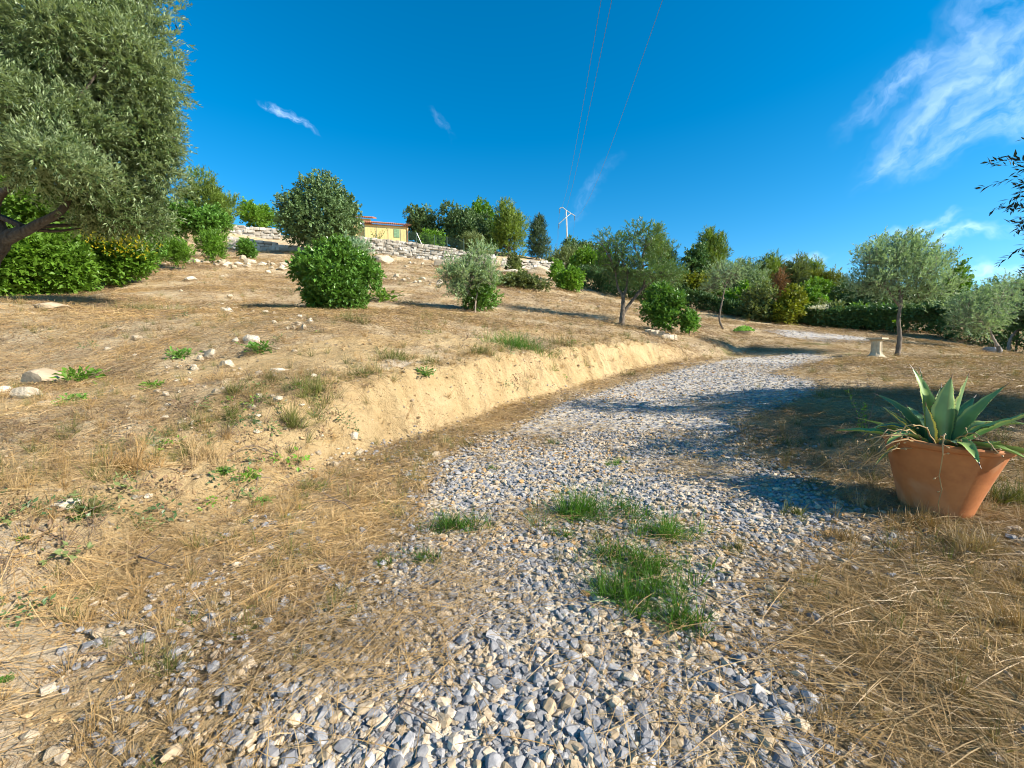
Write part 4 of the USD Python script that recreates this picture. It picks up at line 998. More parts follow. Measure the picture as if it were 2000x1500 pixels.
def slab(x0, x1, y0, y1, z, pitch, thick):
    v = V3([[x, y, z + (y - y0) * pitch + t] for x in (x0, x1) for y in (y0, y1) for t in (-thick, 0)])
    return v, box((0, 0, 0), (1, 1, 1))[1]


W1 = np.array([0.52, 0.0])
obj("wall", hx(box((0, 0, 0), (WID, 5, EAVE))), "yellow_render", house)
rf = obj("roof", hx(slab(-0.25, WID + 0.25, -0.38, 5.2, EAVE + 0.10, 0.30, 0.09)), "roof_tile_red", house)
obj("tile_rows", hx(tiles(-0.25, WID + 0.2, -0.46, 5.2, EAVE + 0.085)), "roof_tile_red", rf, kind="stuff")
obj("eave_course", hx(cat(*[box((x, -0.2, EAVE - 0.10), (x + 0.13, 0.003, EAVE - 0.002)) for x in np.arange(-0.05, WID, 0.235)])), "roof_tile_red", house, kind="stuff")
sx0, sx1 = WID * (769 - 713) / 84.5, WID * (780.5 - 713) / 84.5
sz1, sz0 = pt(775, 447.5, 54.8)[2] - BASE, pt(775, 464, 54.8)[2] - BASE
sh = obj("shutter", hx(box((sx0, -0.045, sz0), (sx1, -0.003, sz1))), "green_paint", house)
for q_ in range(14):
    zz = sz0 + (sz1 - sz0) * (q_ + 0.5) / 14
    obj("slat", hx(box((sx0 + 0.05, -0.06, zz - 0.02), (sx1 - 0.05, -0.0455, zz + 0.02))), "green_paint", sh)
obj("downpipe", hx(tube(V3([[WID - 0.12, -0.06, 0.1], [WID - 0.12, -0.06, EAVE - 0.12]]), 0.04, 8)), "roof_tile_red", house)
# taller wing behind, on the left
L0, L1 = -WID * (713 - 640) / 84.5, WID * (722 - 713) / 84.5
E2 = pt(713, 433.5, 57)[2] - BASE
obj("wall", hx(box((L0, 2.0, 0), (L1, 8, E2))), "yellow_render", house)
rf2 = obj("roof", hx(slab(L0 - 0.2, L1 + 0.35, 1.62, 8.2, E2 + 0.1, 0.30, 0.09)), "roof_tile_red", house)
obj("tile_rows", hx(tiles(L0 - 0.2, L1 + 0.3, 1.55, 8.2, E2 + 0.085)), "roof_tile_red", rf2, kind="stuff")
wx0, wx1 = -0.75, -0.06
wz0, wz1 = pt(707, 446, 56.5)[2] - BASE, pt(707, 436.5, 56.5)[2] - BASE
wf = obj("window", hx(cat(box((wx0, 1.93, wz0), (wx1, 1.997, wz0 + 0.08)), box((wx0, 1.93, wz1 - 0.08), (wx1, 1.997, wz1)), box((wx0, 1.93, wz0 + 0.08), (wx0 + 0.08, 1.997, wz1 - 0.08)), box((wx1 - 0.08, 1.93, wz0 + 0.08), (wx1, 1.997, wz1 - 0.08)))), "white_paint", house)
obj("pane", hx(box((wx0 + 0.08, 1.96, wz0 + 0.08), (wx1 - 0.08, 1.99, wz1 - 0.08))), "white_paint", wf)
obj("porch_wall", hx(box((L0, 0.6, 0), (-0.02, 1.2, pt(705, 447, 54.6)[2] - BASE))), "yellow_render", house)

# climbing plant against the house front
cp = pt(738, 476, 52.5)
cl = thing("climbing_plant", "half-bare climbing plant against the yellow house front", "plant", cp)
cr = np.random.default_rng(71)
cstem = [curve([0, 0, 0], [k * 0.35 + cr.normal() * 0.1, 0.1, 0.7], [k * 0.7 + cr.normal() * 0.2, 0.2, 1.25 + 0.5 * cr.random()], n=4) for k in (-1.3, -0.7, -0.2, 0.3, 0.8, 1.2)]
for c in cstem:
    obj("stem", tube(c, np.linspace(0.03, 0.012, len(c)), 5), "olive_bark", cl)
pp = np.concatenate([c[4:] for c in cstem]); pp = np.repeat(pp, 5, 0) + cr.normal(size=(len(pp) * 5, 3)) * 0.12
obj("foliage", leaf_faces(pp, unit(cr.normal(size=pp.shape)), unit(cr.normal(size=pp.shape)), 0.16, 0.11), "bright_leaf", cl)

# wire fence on top of the wall
fw = [pt(u, v, d) for u, v, d in ((712, 462, 48.5), (735, 464, 48.5), (758, 467, 48.5), (782, 470, 48.5), (797, 472, 48.5), (814, 475, 48.5), (849, 480, 48.5), (873, 484, 48.5), (906, 488.5, 48.5))]
fence = thing("wire_fence", "thin green wire fence with slim posts along the wall top", "fence", fw[0])
for p in fw:
    obj("post", tube(V3([p - fw[0] - [0, 0, 0.5], p - fw[0] + [0, 0, 1.25]]), 0.035, 6), "fence_green", fence)
obj("brace", tube(V3([fw[5] - fw[0] + [0, 0, 1.15], fw[5] - fw[0] + [0.62, -0.05, -0.25]]), 0.03, 6), "galvanised", fence)
mesh_ = []
for a, b in zip(fw[:-1], fw[1:]):
    for hh in np.linspace(0.0, 1.2, 11):
        mesh_.append(tube(V3([a - fw[0] + [0, 0, hh], b - fw[0] + [0, 0, hh]]), 0.006, 3))
    for s_ in np.arange(0.06, 1, 0.06):
        q0 = a + (b - a) * s_ - fw[0]
        mesh_.append(tube(V3([q0, q0 + [0, 0, 1.2]]), 0.006, 3))
obj("netting", cat(*mesh_), "fence_green", fence, kind="stuff")

# ------------------------------------------------------------------ pylon and power lines
PD = 110
pb = pt(1108, 520, PD)
pylon = thing("electricity_pylon", "tall slim electricity pylon with bent crossarms on the skyline", "pylon", pb)
P = lambda u, v, dd=0.0: pt(u, v, PD + dd) - pb
obj("pole", tube(V3([P(1108, 545), P(1107.5, 475), P(1106, 411)]), [0.25, 0.21, 0.16], 8), "concrete", pylon)
obj("upper_arm", tube(curve(P(1092.5, 407.5), P(1098, 405), P(1105, 410), P(1114, 416), P(1123, 421.5), n=4), 0.10, 6), "concrete", pylon)
obj("lower_arm", tube(V3([P(1091.5, 437), P(1104, 426, -0.4), P(1115.5, 416.5)]), 0.10, 6), "concrete", pylon)
tips = [(1092.5, 407.5), (1091.5, 437), (1122.5, 421.3)]
for u, v in tips:
    c = P(u, v)
    obj("insulator", tube(c - V3([0, 0, 1.0]) * np.linspace(0, 1.15, 12)[:, None], np.where(np.arange(12) % 2, 0.13, 0.05), 8), "insulator_glass", pylon)
for (u, v), (tu, tv), (bu, bv), lb in zip(tips, ((1181, -40), (1203, -40), (1308, -40)), ((1084, 500), (1084, 520), (1112, 520)), ("left of the three power lines crossing the blue sky", "middle of the three power lines, close beside the left one", "right of the three power lines, set apart from the other two")):
    a, b = pt(u, v, PD) - [0, 0, 1.15], pt(tu, tv, 26)
    away = pt(bu, bv, 190)
    w = [away * (1 - s_) + a * s_ - V3([0, 0, 5.0]) * s_ * (1 - s_) for s_ in np.linspace(0, 1, 9)[:-1]] + [a + (b - a) * s_ - V3([0, 0, 2.6]) * np.sin(np.clip(s_, 0, 1) * np.pi) * (s_ <= 1) for s_ in np.linspace(0, 1, 25)]
    e = w[-1] + (w[-1] - w[-2]) * V3([1, 1, 0.15]) * 22
    obj("power_line", tube(np.array(w + [e]), 0.017, 5), "wire_metal", label=lb, category="power line")

# ------------------------------------------------------------------ terracotta pot and agave
pb_ = hit(1824, 996)
pot = thing("flower_pot", "large flared terracotta pot holding the agave", "pot", pb_)
PR, PH, BR = 0.325, 0.49, 0.185
prof_out = [(0.0, 0.0), (BR - 0.012, 0.0), (BR, 0.012)] + [(BR + (PR - 0.022 - BR) * t ** 1.12, 0.012 + (PH - 0.06) * t) for t in np.linspace(0.08, 1, 12)] + [(PR - 0.006, PH - 0.040)]
UsdGeom.Xformable(pot).AddRotateXYZOp().Set(Gf.Vec3f(1.5, 3.2, 0.0))
obj("body", lathe(prof_out, 72, lambda a, pr: 1 + 0.006 * np.sin(3 * a)[None, :] + 0 * pr[:, :1]), "terracotta", pot, smooth=40)
obj("rim", lathe([(PR - 0.008, PH - 0.041), (PR + 0.002, PH - 0.028), (PR + 0.004, PH - 0.012), (PR - 0.004, PH - 0.001), (PR - 0.018, PH), (PR - 0.028, PH - 0.010), (PR - 0.045, PH - 0.10), (0.0, PH - 0.105)], 72), "terracotta", pot, smooth=40)
obj("soil", lathe([(PR - 0.037, PH - 0.085), (PR - 0.12, PH - 0.07), (0.0, PH - 0.055)], 40, lambda a, pr: 1 + 0.0 * pr[:, :1] + 0 * a), "soil", pot, smooth=True)

rx_ = unit(V3([pb_[1], -pb_[0], 0])); ty_ = unit(V3([-pb_[0], -pb_[1], 0]))   # to the right and towards the camera, seen from the pot
agave = thing("agave", "spiky blue-green agave with yellow-edged leaves growing in the terracotta pot", "agave", pb_ + V3([0, 0, PH - 0.06]))
ar = np.random.default_rng(5)


def agave_leaf(tip, mid, wid, skin, thick=0.018):
    n, m = 22, 9
    t = np.linspace(0, 1, n)
    root = (rx_ * tip[0] + ty_ * tip[2]); root = root / (np.linalg.norm(root) + 1e-9) * 0.045
    tip, mid = V3(tip) * V3([1.12, 1.22 if tip[1] > 0.15 else 1.1, 1.12]), V3(mid) * V3([1.1, 1.2, 1.1])
    T_ = rx_ * tip[0] + ty_ * tip[2] + V3([0, 0, tip[1]])
    M_ = rx_ * mid[0] + ty_ * mid[2] + V3([0, 0, mid[1]])
    c = ((1 - t) ** 2)[:, None] * root + (2 * t * (1 - t))[:, None] * M_ + (t ** 2)[:, None] * T_
    tan = unit(np.gradient(c, axis=0))
    side = unit(np.cross(tan, V3([0, 0, 1.0]) + tan * 0.01 + ar.normal(size=3) * 0.22)); nor = np.cross(side, tan)
    w = wid * np.interp(t, [0, 0.12, 0.35, 0.55, 0.8, 0.94, 1], [0.62, 0.66, 0.95, 1.0, 0.55, 0.16, 0.0])
    s = np.linspace(-1, 1, m)
    keel = (s ** 2)[None, :] * (w * 0.17)[:, None]
    body = (1 - s ** 2)[None, :] * (thick * np.interp(t, [0, 0.3, 1], [1.3, 1, 0.1]))[:, None]
    wave = 0.05 * w[:, None] * np.sin(t * 34 + ar.uniform(0, 6))[:, None] * np.abs(s)[None, :] ** 3
    up_ = c[:, None] + side[:, None] * (s[None, :, None] * w[:, None, None] / 2) + nor[:, None] * (keel + wave)[..., None]
    dn = up_ - nor[:, None] * body[..., None]
    v = np.vstack([up_.reshape(-1, 3), dn.reshape(-1, 3)])
    i, j = np.meshgrid(np.arange(n - 1), np.arange(m - 1), indexing="ij")
    k = (i * m + j).ravel()
    q = np.stack([k, k + 1, k + m + 1, k + m], -1)
    f = np.vstack([q[:, [0, 1, 2]], q[:, [0, 2, 3]], q[:, [0, 2, 1]] + n * m, q[:, [0, 3, 2]] + n * m])
    lf = obj("leaf", (v, f), skin, agave, smooth=True)
    UsdGeom.PrimvarsAPI(lf).CreatePrimvar("margin", Sdf.ValueTypeNames.FloatArray, "vertex").Set(Vt.FloatArray.FromNumpy(np.tile(np.broadcast_to(np.abs(s), (n, m)).ravel(), 2).astype(np.float32)))
    teeth = []
    for i_ in range(3, n - 2):
        for sgn, col in ((-1, 0), (1, m - 1)):
            b_ = up_[i_, col]
            teeth.append((V3([b_ - tan[i_] * 0.004, b_ + tan[i_] * 0.004, b_ + side[i_] * sgn * 0.008 + tan[i_] * 0.003, b_ - nor[i_] * 0.004]), V3([[0, 1, 2], [0, 2, 3], [1, 3, 2]]).astype(int)))
    obj("teeth", cat(*teeth), "agave_spine", lf, kind="stuff")
    obj("tip_spine", tube(V3([c[-2], c[-1] + tan[-1] * 0.018]), [0.004, 0.0008], 5), "agave_spine", lf)


for tip, mid, wid, skin in [((-.14, .45, .0), (-.02, .26, .02), .085, "agave_skin_light"), ((-.10, .43, -.1), (-.05, .22, -.05), .09, "agave_skin"), ((.04, .40, .06), (.01, .2, .03), .125, "agave_skin"), ((.11, .41, -.06), (.06, .2, -.04), .125, "agave_skin"),
                            ((.26, .36, -.04), (.10, .17, -.02), .10, "agave_skin"), ((.43, .27, .06), (.20, .15, .03), .105, "agave_skin"), ((.50, -.03, .16), (.25, .11, .10), .105, "agave_skin_light"), ((-.26, .22, .10), (-.13, .11, .06), .085, "agave_skin_yellow"),
                            ((-.50, .06, .12), (-.25, .10, .08), .085, "agave_skin_light"), ((-.19, .22, -.1), (-.12, .1, -.06), .085, "agave_skin"), ((-.27, -.13, .24), (-.16, .11, .16), .07, "agave_skin_yellow"), ((.25, .10, .17), (.13, .04, .10), .07, "agave_skin_yellow"),
                            ((.07, .08, .33), (.04, .10, .2), .08, "agave_skin_yellow"), ((-.06, .25, .16), (-.04, .12, .09), .08, "agave_skin_yellow"), ((.15, .28, -.26), (.08, .16, -.12), .10, "agave_skin"), ((-.16, .20, -.30), (-.08, .14, -.15), .09, "agave_skin"),
                            ((-.40, .13, -.12), (-.2, .1, -.05), .07, "agave_skin_light"), ((.34, .02, .26), (.18, .11, .16), .085, "agave_skin_light"), ((.0, .34, -.18), (0, .17, -.1), .1, "agave_skin"), ((-.22, .02, .30), (-.14, .16, .18), .07, "agave_skin_light"), ((.16, -.02, .36), (.10, .15, .2), .075, "agave_skin_light"), ((-.36, .02, .02), (-.2, .20, .02), .075, "agave_skin_yellow"), ((.36, .16, .0), (.2, .20, .0), .09, "agave_skin"), ((-.30, .28, -.02), (-.12, .2, 0), .08, "agave_skin"), ((.30, .14, -.2), (.15, .2, -.1), .09, "agave_skin")]:
    agave_leaf(tip, mid, wid, skin)

# dried weed hanging out of the pot, with seed cases
dw = thing("dried_weed", "dry straw-coloured weed stems arching out of the pot to the left", "weed", pb_ + V3([0, 0, PH - 0.06]))
for tip, mid in [((-.62, -.20, .42), (-.25, .10, .40)), ((-.50, -.32, .40), (-.2, .06, .40)), ((-.40, -.10, .38), (-.2, .14, .3)), ((.02, -.44, .30), (.02, .12, .42)), ((.25, .05, .34), (.15, .15, .3)), ((-.56, -.30, .30), (-.22, .0, .36)), ((-.30, .02, .36), (-.1, .18, .3))]:
    c = curve(ty_ * 0.02, rx_ * mid[0] + ty_ * mid[2] + V3([0, 0, mid[1]]), rx_ * tip[0] + ty_ * tip[2] + V3([0, 0, tip[1]]), n=9)
    c += ar.normal(size=c.shape) * 0.006
    st = obj("stem", tube(c, np.linspace(0.0055, 0.0022, len(c)), 5), "pale_straw", dw)
    case = []
    for i_ in range(6, len(c)):
        if ar.random() < 0.75:
            d_ = unit(ar.normal(size=3) - V3([0, 0, 0.6])) * 0.022
            case.append(tube(V3([c[i_], c[i_] + d_]), [0.001, 0.001], 3))
            case.append(tube(V3([c[i_] + d_, c[i_] + d_ * 1.35, c[i_] + d_ * 1.7]), [0.002, 0.006, 0.001], 5))
    obj("seed_cases", cat(*case), "pale_straw", st, kind="stuff")

# ------------------------------------------------------------------ pedestal
pp_ = hit(1711, 699)
ped = thing("pedestal", "pale fluted stone pedestal with a flat square top", "pedestal", pp_, rz=28)
hh, rr = 0.56, 0.125
obj("plinth", lathe([(0, -0.06), (0.235, -0.06), (0.235, 0.02), (0.19, 0.05), (0.15, 0.10), (0, 0.101)], 40), "pedestal_stone", ped, smooth=30)
obj("shaft", lathe([(0.20, 0.03), (0.165, 0.09), (0.14, 0.16)] + [(rr + 0.012 * (1 - t), 0.16 + (hh - 0.25) * t) for t in np.linspace(0.1, 1, 8)] + [(rr + 0.02, hh - 0.075)], 96, lambda a, pr: 1 - 0.11 * np.abs(np.cos(a * 5))[None, :] ** 0.7 * np.interp(pr[:, 1], [0.03, 0.1, hh - 0.1, hh - 0.08], [1, 1, 1, 0.2])[:, None]), "pedestal_stone", ped, smooth=35)
obj("collar", lathe([(rr, hh - 0.085), (0.15, hh - 0.08), (0.165, hh - 0.06), (0.165, hh - 0.047), (0, hh - 0.046)], 40), "pedestal_stone", ped, smooth=30)
obj("top_slab", block(np.random.default_rng(4), V3([1, 1, 1]))[0:2] if False else box((-0.19, -0.19, hh - 0.045), (0.19, 0.19, hh)), "pedestal_stone", ped)

# ------------------------------------------------------------------ planters on the slope
pl = hit(1291, 657)
ring = thing("stone_planter", "low round planter ring of pale stones with dry grass", "planter", pl)
er = np.random.default_rng(14)
for i_ in range(16):
    a = i_ * 2 * np.pi / 16
    v, f = block(er, V3([0.19, 0.12, 0.15]))
    c_, s_ = math.cos(a + np.pi / 2), math.sin(a + np.pi / 2)
    p = pl + V3([0.42 * math.cos(a), 0.34 * math.sin(a), 0])
    obj("stone", (np.stack([v[:, 0] * c_ - v[:, 1] * s_, v[:, 0] * s_ + v[:, 1] * c_, v[:, 2]], -1) + V3([0.42 * math.cos(a), 0.42 * math.sin(a), max(h1(p[0], p[1]) - pl[2], -0.1) + 0.05]), f), "white_rock", ring)
obj("soil", lathe([(0.40, 0.02), (0.25, 0.07), (0, 0.09)], 24), "soil", ring, smooth=True)
p2 = hit(1452, 652)
bowl = thing("stone_bowl", "low round stone bowl holding bright green succulents", "planter", p2)
obj("body", lathe([(0, -0.05), (0.26, -0.05), (0.36, 0.04), (0.38, 0.10), (0.35, 0.115), (0.33, 0.09), (0, 0.085)], 36), "pedestal_stone", bowl, smooth=35)
suc = thing("succulent_plant", "bright lime-green succulent mat filling the stone bowl", "plant", p2 + V3([0, 0, 0.09]))
n = 900
a, r_ = er.uniform(0, 2 * np.pi, n), 0.42 * np.sqrt(er.uniform(0, 1, n))
base = np.stack([r_ * np.cos(a), r_ * np.sin(a), 0.26 * (1 - (r_ / 0.45) ** 2) * er.uniform(0.3, 1, n)], -1)
obj("foliage", leaf_faces(base, unit(er.normal(size=(n, 3)) * 0.7 + V3([0, 0, 0.8])), unit(er.normal(size=(n, 3))), 0.06, 0.045), "succulent", suc)
pst = hit(1950, 694)
stump = thing("stump", "short dark wooden stump by the right edge olives", "stump", pst)
obj("trunk", tube(V3([[0, 0, -0.1], [0.02, 0, 0.16], [0, 0.02, 0.34]]), [0.075, 0.065, 0.06], 9), "olive_bark", stump)

# ------------------------------------------------------------------ loose rocks
def rock_thing(u, v, w, label, ratio=0.6, seed=0, group=None, mat="white_rock", sink=0.25, name="limestone_rock", smooth=False, big=False):
    p = hit(u, v)
    s_ = 1.15 * w / px_per_m(p) / math.hypot(1, (u - 1000) / FPX) ** 0.6
    ve, f = rock(seed, flat=ratio, angular=not big, n=26, sub=3)
    a = seed * 1.7
    R = V3([[math.cos(a), -math.sin(a), 0], [math.sin(a), math.cos(a), 0], [0, 0, 1]]) if not big else np.eye(3)
    h = s_ * ratio * 0.5
    return obj(name, ((ve * s_) @ R.T, f), mat, label=label, category="rock", group=group) if False else _rock(name, (ve * s_) @ R.T, f, p + V3([0, 0, h * (1 - 2 * sink)]), mat, label, group)


def _rock(name, v, f, at, mat, label, group):
    m = obj(name, (v, f), mat, label=label, category="rock", group=group)
    UsdGeom.Xformable(m).AddTranslateOp().Set(Gf.Vec3d(*map(float, at)))
    return m


for i, (u, v, w, r, lb) in enumerate([(88, 747, 82, 0.5, "largest flat-topped beige boulder near the left edge of the bank"), (52, 775, 58, 0.55, "pale boulder directly below the largest beige boulder"), (6, 768, 42, 0.6, "beige rock cut by the left edge of the view"), (92, 792, 34, 0.5, "small pale rock below the two left boulders"),
                                      (411, 697, 30, 0.75, "upper white rock of the pair in the middle of the bank top"), (446, 717, 34, 0.6, "tilted white rock right of the pair on the bank top"), (391, 704, 22, 0.7, "small white rock touching the upper one of the pair"), (492, 668, 32, 0.7, "white rock among weeds above the bank"), (462, 668, 24, 0.7, "cream rock left of the white one among weeds"),
                                      (546, 728, 38, 0.4, "thin flat white rock lying on the bank's upper edge"), (691, 856, 22, 1.3, "upright white stone standing on the bank's foot"), (701, 889, 22, 0.95, "rounded white stone at the foot of the bank below the upright one"), (654, 912, 24, 0.75, "squarish white stone lowest in the cluster at the bank's foot"), (849, 893, 22, 0.7, "single white stone at the left edge of the gravel"),
                                      (290, 972, 20, 0.9, "small white rock on the left slope above the straw"), (132, 990, 58, 0.45, "flat layered pale rock in the left bank"), (108, 1482, 36, 1.1, "upright pale stone in the bottom left corner"), (60, 1440, 36, 0.8, "rounded pale stone left of the upright corner one"), (576, 644, 18, 0.9, "left one of two round white stones below the glossy shrub"), (593, 644, 18, 0.9, "right one of two round white stones below the glossy shrub"),
                                      (1815, 668, 15, 0.7, "white rock on the grass right of the pedestal olive"), (1050, 537, 62, 0.35, "long flat pale slab below the right end of the wall"), (995, 535, 34, 0.4, "flat pale slab left of the long slab below the wall"), (722, 510, 30, 0.6, "pale boulder at the wall's foot behind the glossy shrub"), (752, 513, 40, 0.45, "long pale boulder at the foot of the stone wall"), (862, 521, 40, 0.5, "light grey boulder below the wall left of the sapling"),
                                      (963, 528, 16, 1.6, "upright white stone at the wall's broken end"), (372, 548, 26, 0.5, "white rock lying alone on the left slope"), (100, 606, 70, 0.35, "pale stone ledge at the crest of the left mound"), (386, 460, 16, 0.6, "pale rock between the bushes high on the left"), (325, 478, 18, 0.6, "pale rock above the low grassy bush at left"),
                                      (312, 1158, 26, 0.6, "white stone in the straw left of the gravel"), (410, 1222, 26, 0.6, "grey stone in the straw beside the bare earth patch"), (1935, 690, 34, 0.75, "dark grey rock left of the stump at the right")]):
    rock_thing(u, v, w, lb, r, 300 + i, mat="beige_stone" if i in (0, 2, 28) else "grey_stone" if i in (32, 33) else "white_rock", big=w > 28, sink=0.3)
gr = np.random.default_rng(77)
for (pts, n, w0, w1, sp, lb, g) in [([(300, 514), (430, 516), (570, 522)], 64, 8, 22, 3, "white rock in the long pale rock line on the left slope", "rock line across the left slope"), ([(430, 612), (480, 608), (560, 628), (650, 636)], 44, 8, 19, 8, "pale rock in the patch of rocks left of the glossy shrub", "rock patch left of the glossy shrub"),
                                   ([(735, 546), (800, 548), (860, 556), (930, 562)], 34, 8, 17, 3, "pale rock in the rock line behind the sapling", "rock line behind the sapling"), ([(690, 512), (780, 517), (870, 524), (960, 533)], 26, 6, 14, 3, "pale rock along the foot of the stone wall", "rocks along the wall's foot"),
                                   ([(625, 880), (660, 888), (690, 900), (600, 925), (545, 950)], 26, 7, 15, 12, "small white stone in the heap at the bank's foot", "stones heaped at the bank's foot"), ([(200, 720), (300, 760), (420, 740), (560, 800)], 80, 8, 24, 44, "small pale rock scattered on the left bank", "rocks scattered on the left bank"),
                                   ([(180, 560), (260, 545), (400, 560), (520, 545)], 14, 6, 13, 12, "small white rock scattered on the brown left slope", "rocks scattered on the left slope"), ([(1020, 575), (1090, 585), (1180, 605)], 18, 5, 13, 5, "small pale rock on the slope left of the forked tree", "rocks left of the forked tree")]:
    c = curve(*[(a, b, 0) for a, b in pts], n=12)
    for i in range(n):
        q_ = c[gr.integers(len(c))] + gr.normal(size=3) * V3([sp * 1.6, sp, 0])
        rock_thing(q_[0], q_[1], gr.uniform(w0, w1) * gr.uniform(0.6, 1.1), lb, gr.uniform(0.5, 0.85), int(gr.integers(1e6)), g, sink=gr.uniform(0.22, 0.45) - 0.14 * (n in (44, 64)))

# pebbles and clods, uncounted
shapes = [(rock(600 + i, n=14, flat=0.6), m) for i, m in enumerate(["white_rock", "white_rock", "clod", "clod", "clod", "beige_stone"])]


def pebble_density(x, y):
    sd, w = foot_distance(x, y)
    return np.clip(0.10 + 0.5 * ((sd > -0.1) & (sd < w)) + 0.9 * np.clip(1 - np.abs(sd - 0.3) / 1.6, 0, 1) + 0.5 * np.clip(fb(x, y, 0.8, 3, 81) * 4, 0, 1) * (sd > 0), 0, 1) * np.where(sd < -0.5, 0.25, 1)


xs, ys = [], []
for n, a, b in ((26000, 1.0, 4.0), (26000, 3.5, 9.0), (9000, 8, 24), (3500, 22, 46)):
    x, y = sample(n, a, b, pebble_density, 1.3)
    xs.append(x); ys.append(y)
def face_density(x, y):
    sd, w = foot_distance(x, y)
    return np.clip(1 - np.abs(sd / w - 0.45) / 0.75, 0, 1) * np.clip(0.5 + fb(x, y, 1.3, 3, 87) * 2, 0.1, 1)


fx, fy = sample(30000, 2.0, 12.0, face_density, 1.0)
fsz = RNG.lognormal(math.log(0.022), 0.55, len(fx)).clip(0.008, 0.085)
instancer("embedded_stones", [shapes[i] for i in (0, 2, 3, 4, 4, 3)], RNG.integers(0, 6, len(fx)), np.stack([fx, fy, H(fx, fy) + fsz * 0.02], -1), quats(RNG.uniform(0, 6.3, len(fx)), unit(RNG.normal(size=(len(fx), 3))), RNG.uniform(0, 1.2, len(fx))), fsz, label="crumbling earth clods and small stones stuck in the cut bank", category="clods")
x, y = np.concatenate(xs), np.concatenate(ys)
size = RNG.lognormal(math.log(0.016), 0.6, len(x)).clip(0.005, 0.07) * (1 + 0.07 * np.clip(np.hypot(x, y) - 3, 0, 40))
instancer("loose_pebbles", shapes, RNG.integers(0, len(shapes), len(x)), np.stack([x, y, H(x, y) + size * 0.08], -1), quats(RNG.uniform(0, 6.3, len(x))), size, label="small pale pebbles and earth clods strewn over the bank", category="pebbles")


# ------------------------------------------------------------------ straw, litter, grass
def ribbons(p0, d, length, width, bend, rng, segs=3, floor=None):
    n = len(p0)
    t = np.linspace(0, 1, segs + 1)
    c = p0[:, None] + d[:, None] * (length[:, None] * t)[..., None] + np.broadcast_to(bend, (n, 3))[:, None] * (t ** 2)[None, :, None]
    if floor is not None:
        c[..., 2] = np.maximum(c[..., 2], floor + 0.012 * rng.uniform(0, 1, (n, 1)))
    side = unit(np.cross(d, V3([0, 0, 1.0]) + rng.normal(size=(n, 3)) * 0.6))
    w = width[:, None] * np.interp(t, [0, 0.3, 1], [0.8, 1.0, 0.12])[None]
    v = np.stack([c - side[:, None] * w[..., None] / 2, c + side[:, None] * w[..., None] / 2], 2).reshape(-1, 3)
    k = (np.arange(n)[:, None] * (segs + 1) + np.arange(segs)[None]).ravel() * 2
    return v, np.vstack([np.stack([k, k + 1, k + 3], -1), np.stack([k, k + 3, k + 2], -1)])


def straw_shape(seed, n=34, rad=0.17, lmin=0.12, lmax=0.42, aim=0.8, rise=0.16, wmin=0.0016, wmax=0.0034, thick=0.03):
    r = np.random.default_rng(seed)
    a = r.normal(0, aim, n) + np.pi * r.integers(0, 2, n)
    e = np.abs(r.normal(0.0, rise, n))
    d = np.stack([np.cos(a) * np.cos(e), np.sin(a) * np.cos(e), np.sin(e)], -1)
    L = r.uniform(lmin, lmax, n)
    q = r.normal(size=(n, 2)) * rad
    p = np.stack([q[:, 0] - d[:, 0] * L / 2, q[:, 1] - d[:, 1] * L / 2, r.uniform(0.002, thick, n)], -1)
    b = np.stack([r.normal(0, 0.03, n), r.normal(0, 0.03, n), -np.sin(e) * L * r.uniform(0.6, 1.1, n)], -1)
    return ribbons(p, d, L, r.uniform(wmin, wmax, n), b, r, 3, 0.0)


def tuft_shape(seed, n=50, rad=0.03, lmin=0.08, lmax=0.26, lean=0.55, wmin=0.002, wmax=0.004, fall=0.45):
    r = np.random.default_rng(seed)
    a = r.uniform(0, 2 * np.pi, n)
    tilt = np.abs(r.normal(0, lean, n)).clip(0, 1.35)
    d = np.stack([np.cos(a) * np.sin(tilt), np.sin(a) * np.sin(tilt), np.cos(tilt)], -1)
    L = r.uniform(lmin, lmax, n)
    p = np.stack([np.cos(a) * rad * r.uniform(0, 1, n), np.sin(a) * rad * r.uniform(0, 1, n), np.full(n, -0.01)], -1)
    b = np.stack([np.cos(a), np.sin(a), np.full(n, -1.0)], -1) * (L * fall * r.uniform(0.2, 1, n) * np.sin(tilt + 0.2))[:, None]
    return ribbons(p, d, L, r.uniform(wmin, wmax, n), b, r, 4)


def weed_shape(seed, n=34, size=0.10, leaf=0.045, stems=False):
    r = np.random.default_rng(seed)
    base = r.normal(size=(n, 3)) * V3([size * 0.6, size * 0.6, 0]) + V3([0, 0, 1]) * r.uniform(0.1, 1.0, (n, 1)) * size
    d = unit(base * V3([1, 1, 0.3]) + r.normal(size=(n, 3)) * size * 0.6)
    sten = [tube(V3([[0, 0, -0.01], b_ * V3([0.5, 0.5, 0.8]), b_ + d_ * leaf * 0.2]), 0.0012 + leaf * 0.02, 3) for b_, d_ in zip(base, d)] if stems else []
    return cat(*sten, leaf_faces(base, d, unit(V3([0, 0, 1.0]) + r.normal(size=(n, 3)) * 0.5), leaf * r.uniform(0.6, 1.3, n), leaf * 0.6 * r.uniform(0.6, 1.3, n)))


def straw_density(x, y):
    sd, w = foot_distance(x, y)
    g = inside(DRIVE, x, y, 0.35)
    sp = straw_patches(x, y)
    side_ = np.where(sd < 0.25 * w, 1.0, np.where(sd < 1.1 * w, 0.07 + 0.08 * (w > 0.9), 0.15))
    holes = np.clip(0.40 + fb(x, y, 1.25, 3, 95) * 5.5, 0.03, 1)
    return np.clip(side_ * holes * (1 - 0.94 * g) + 0.7 * sp * g, 0, 1)


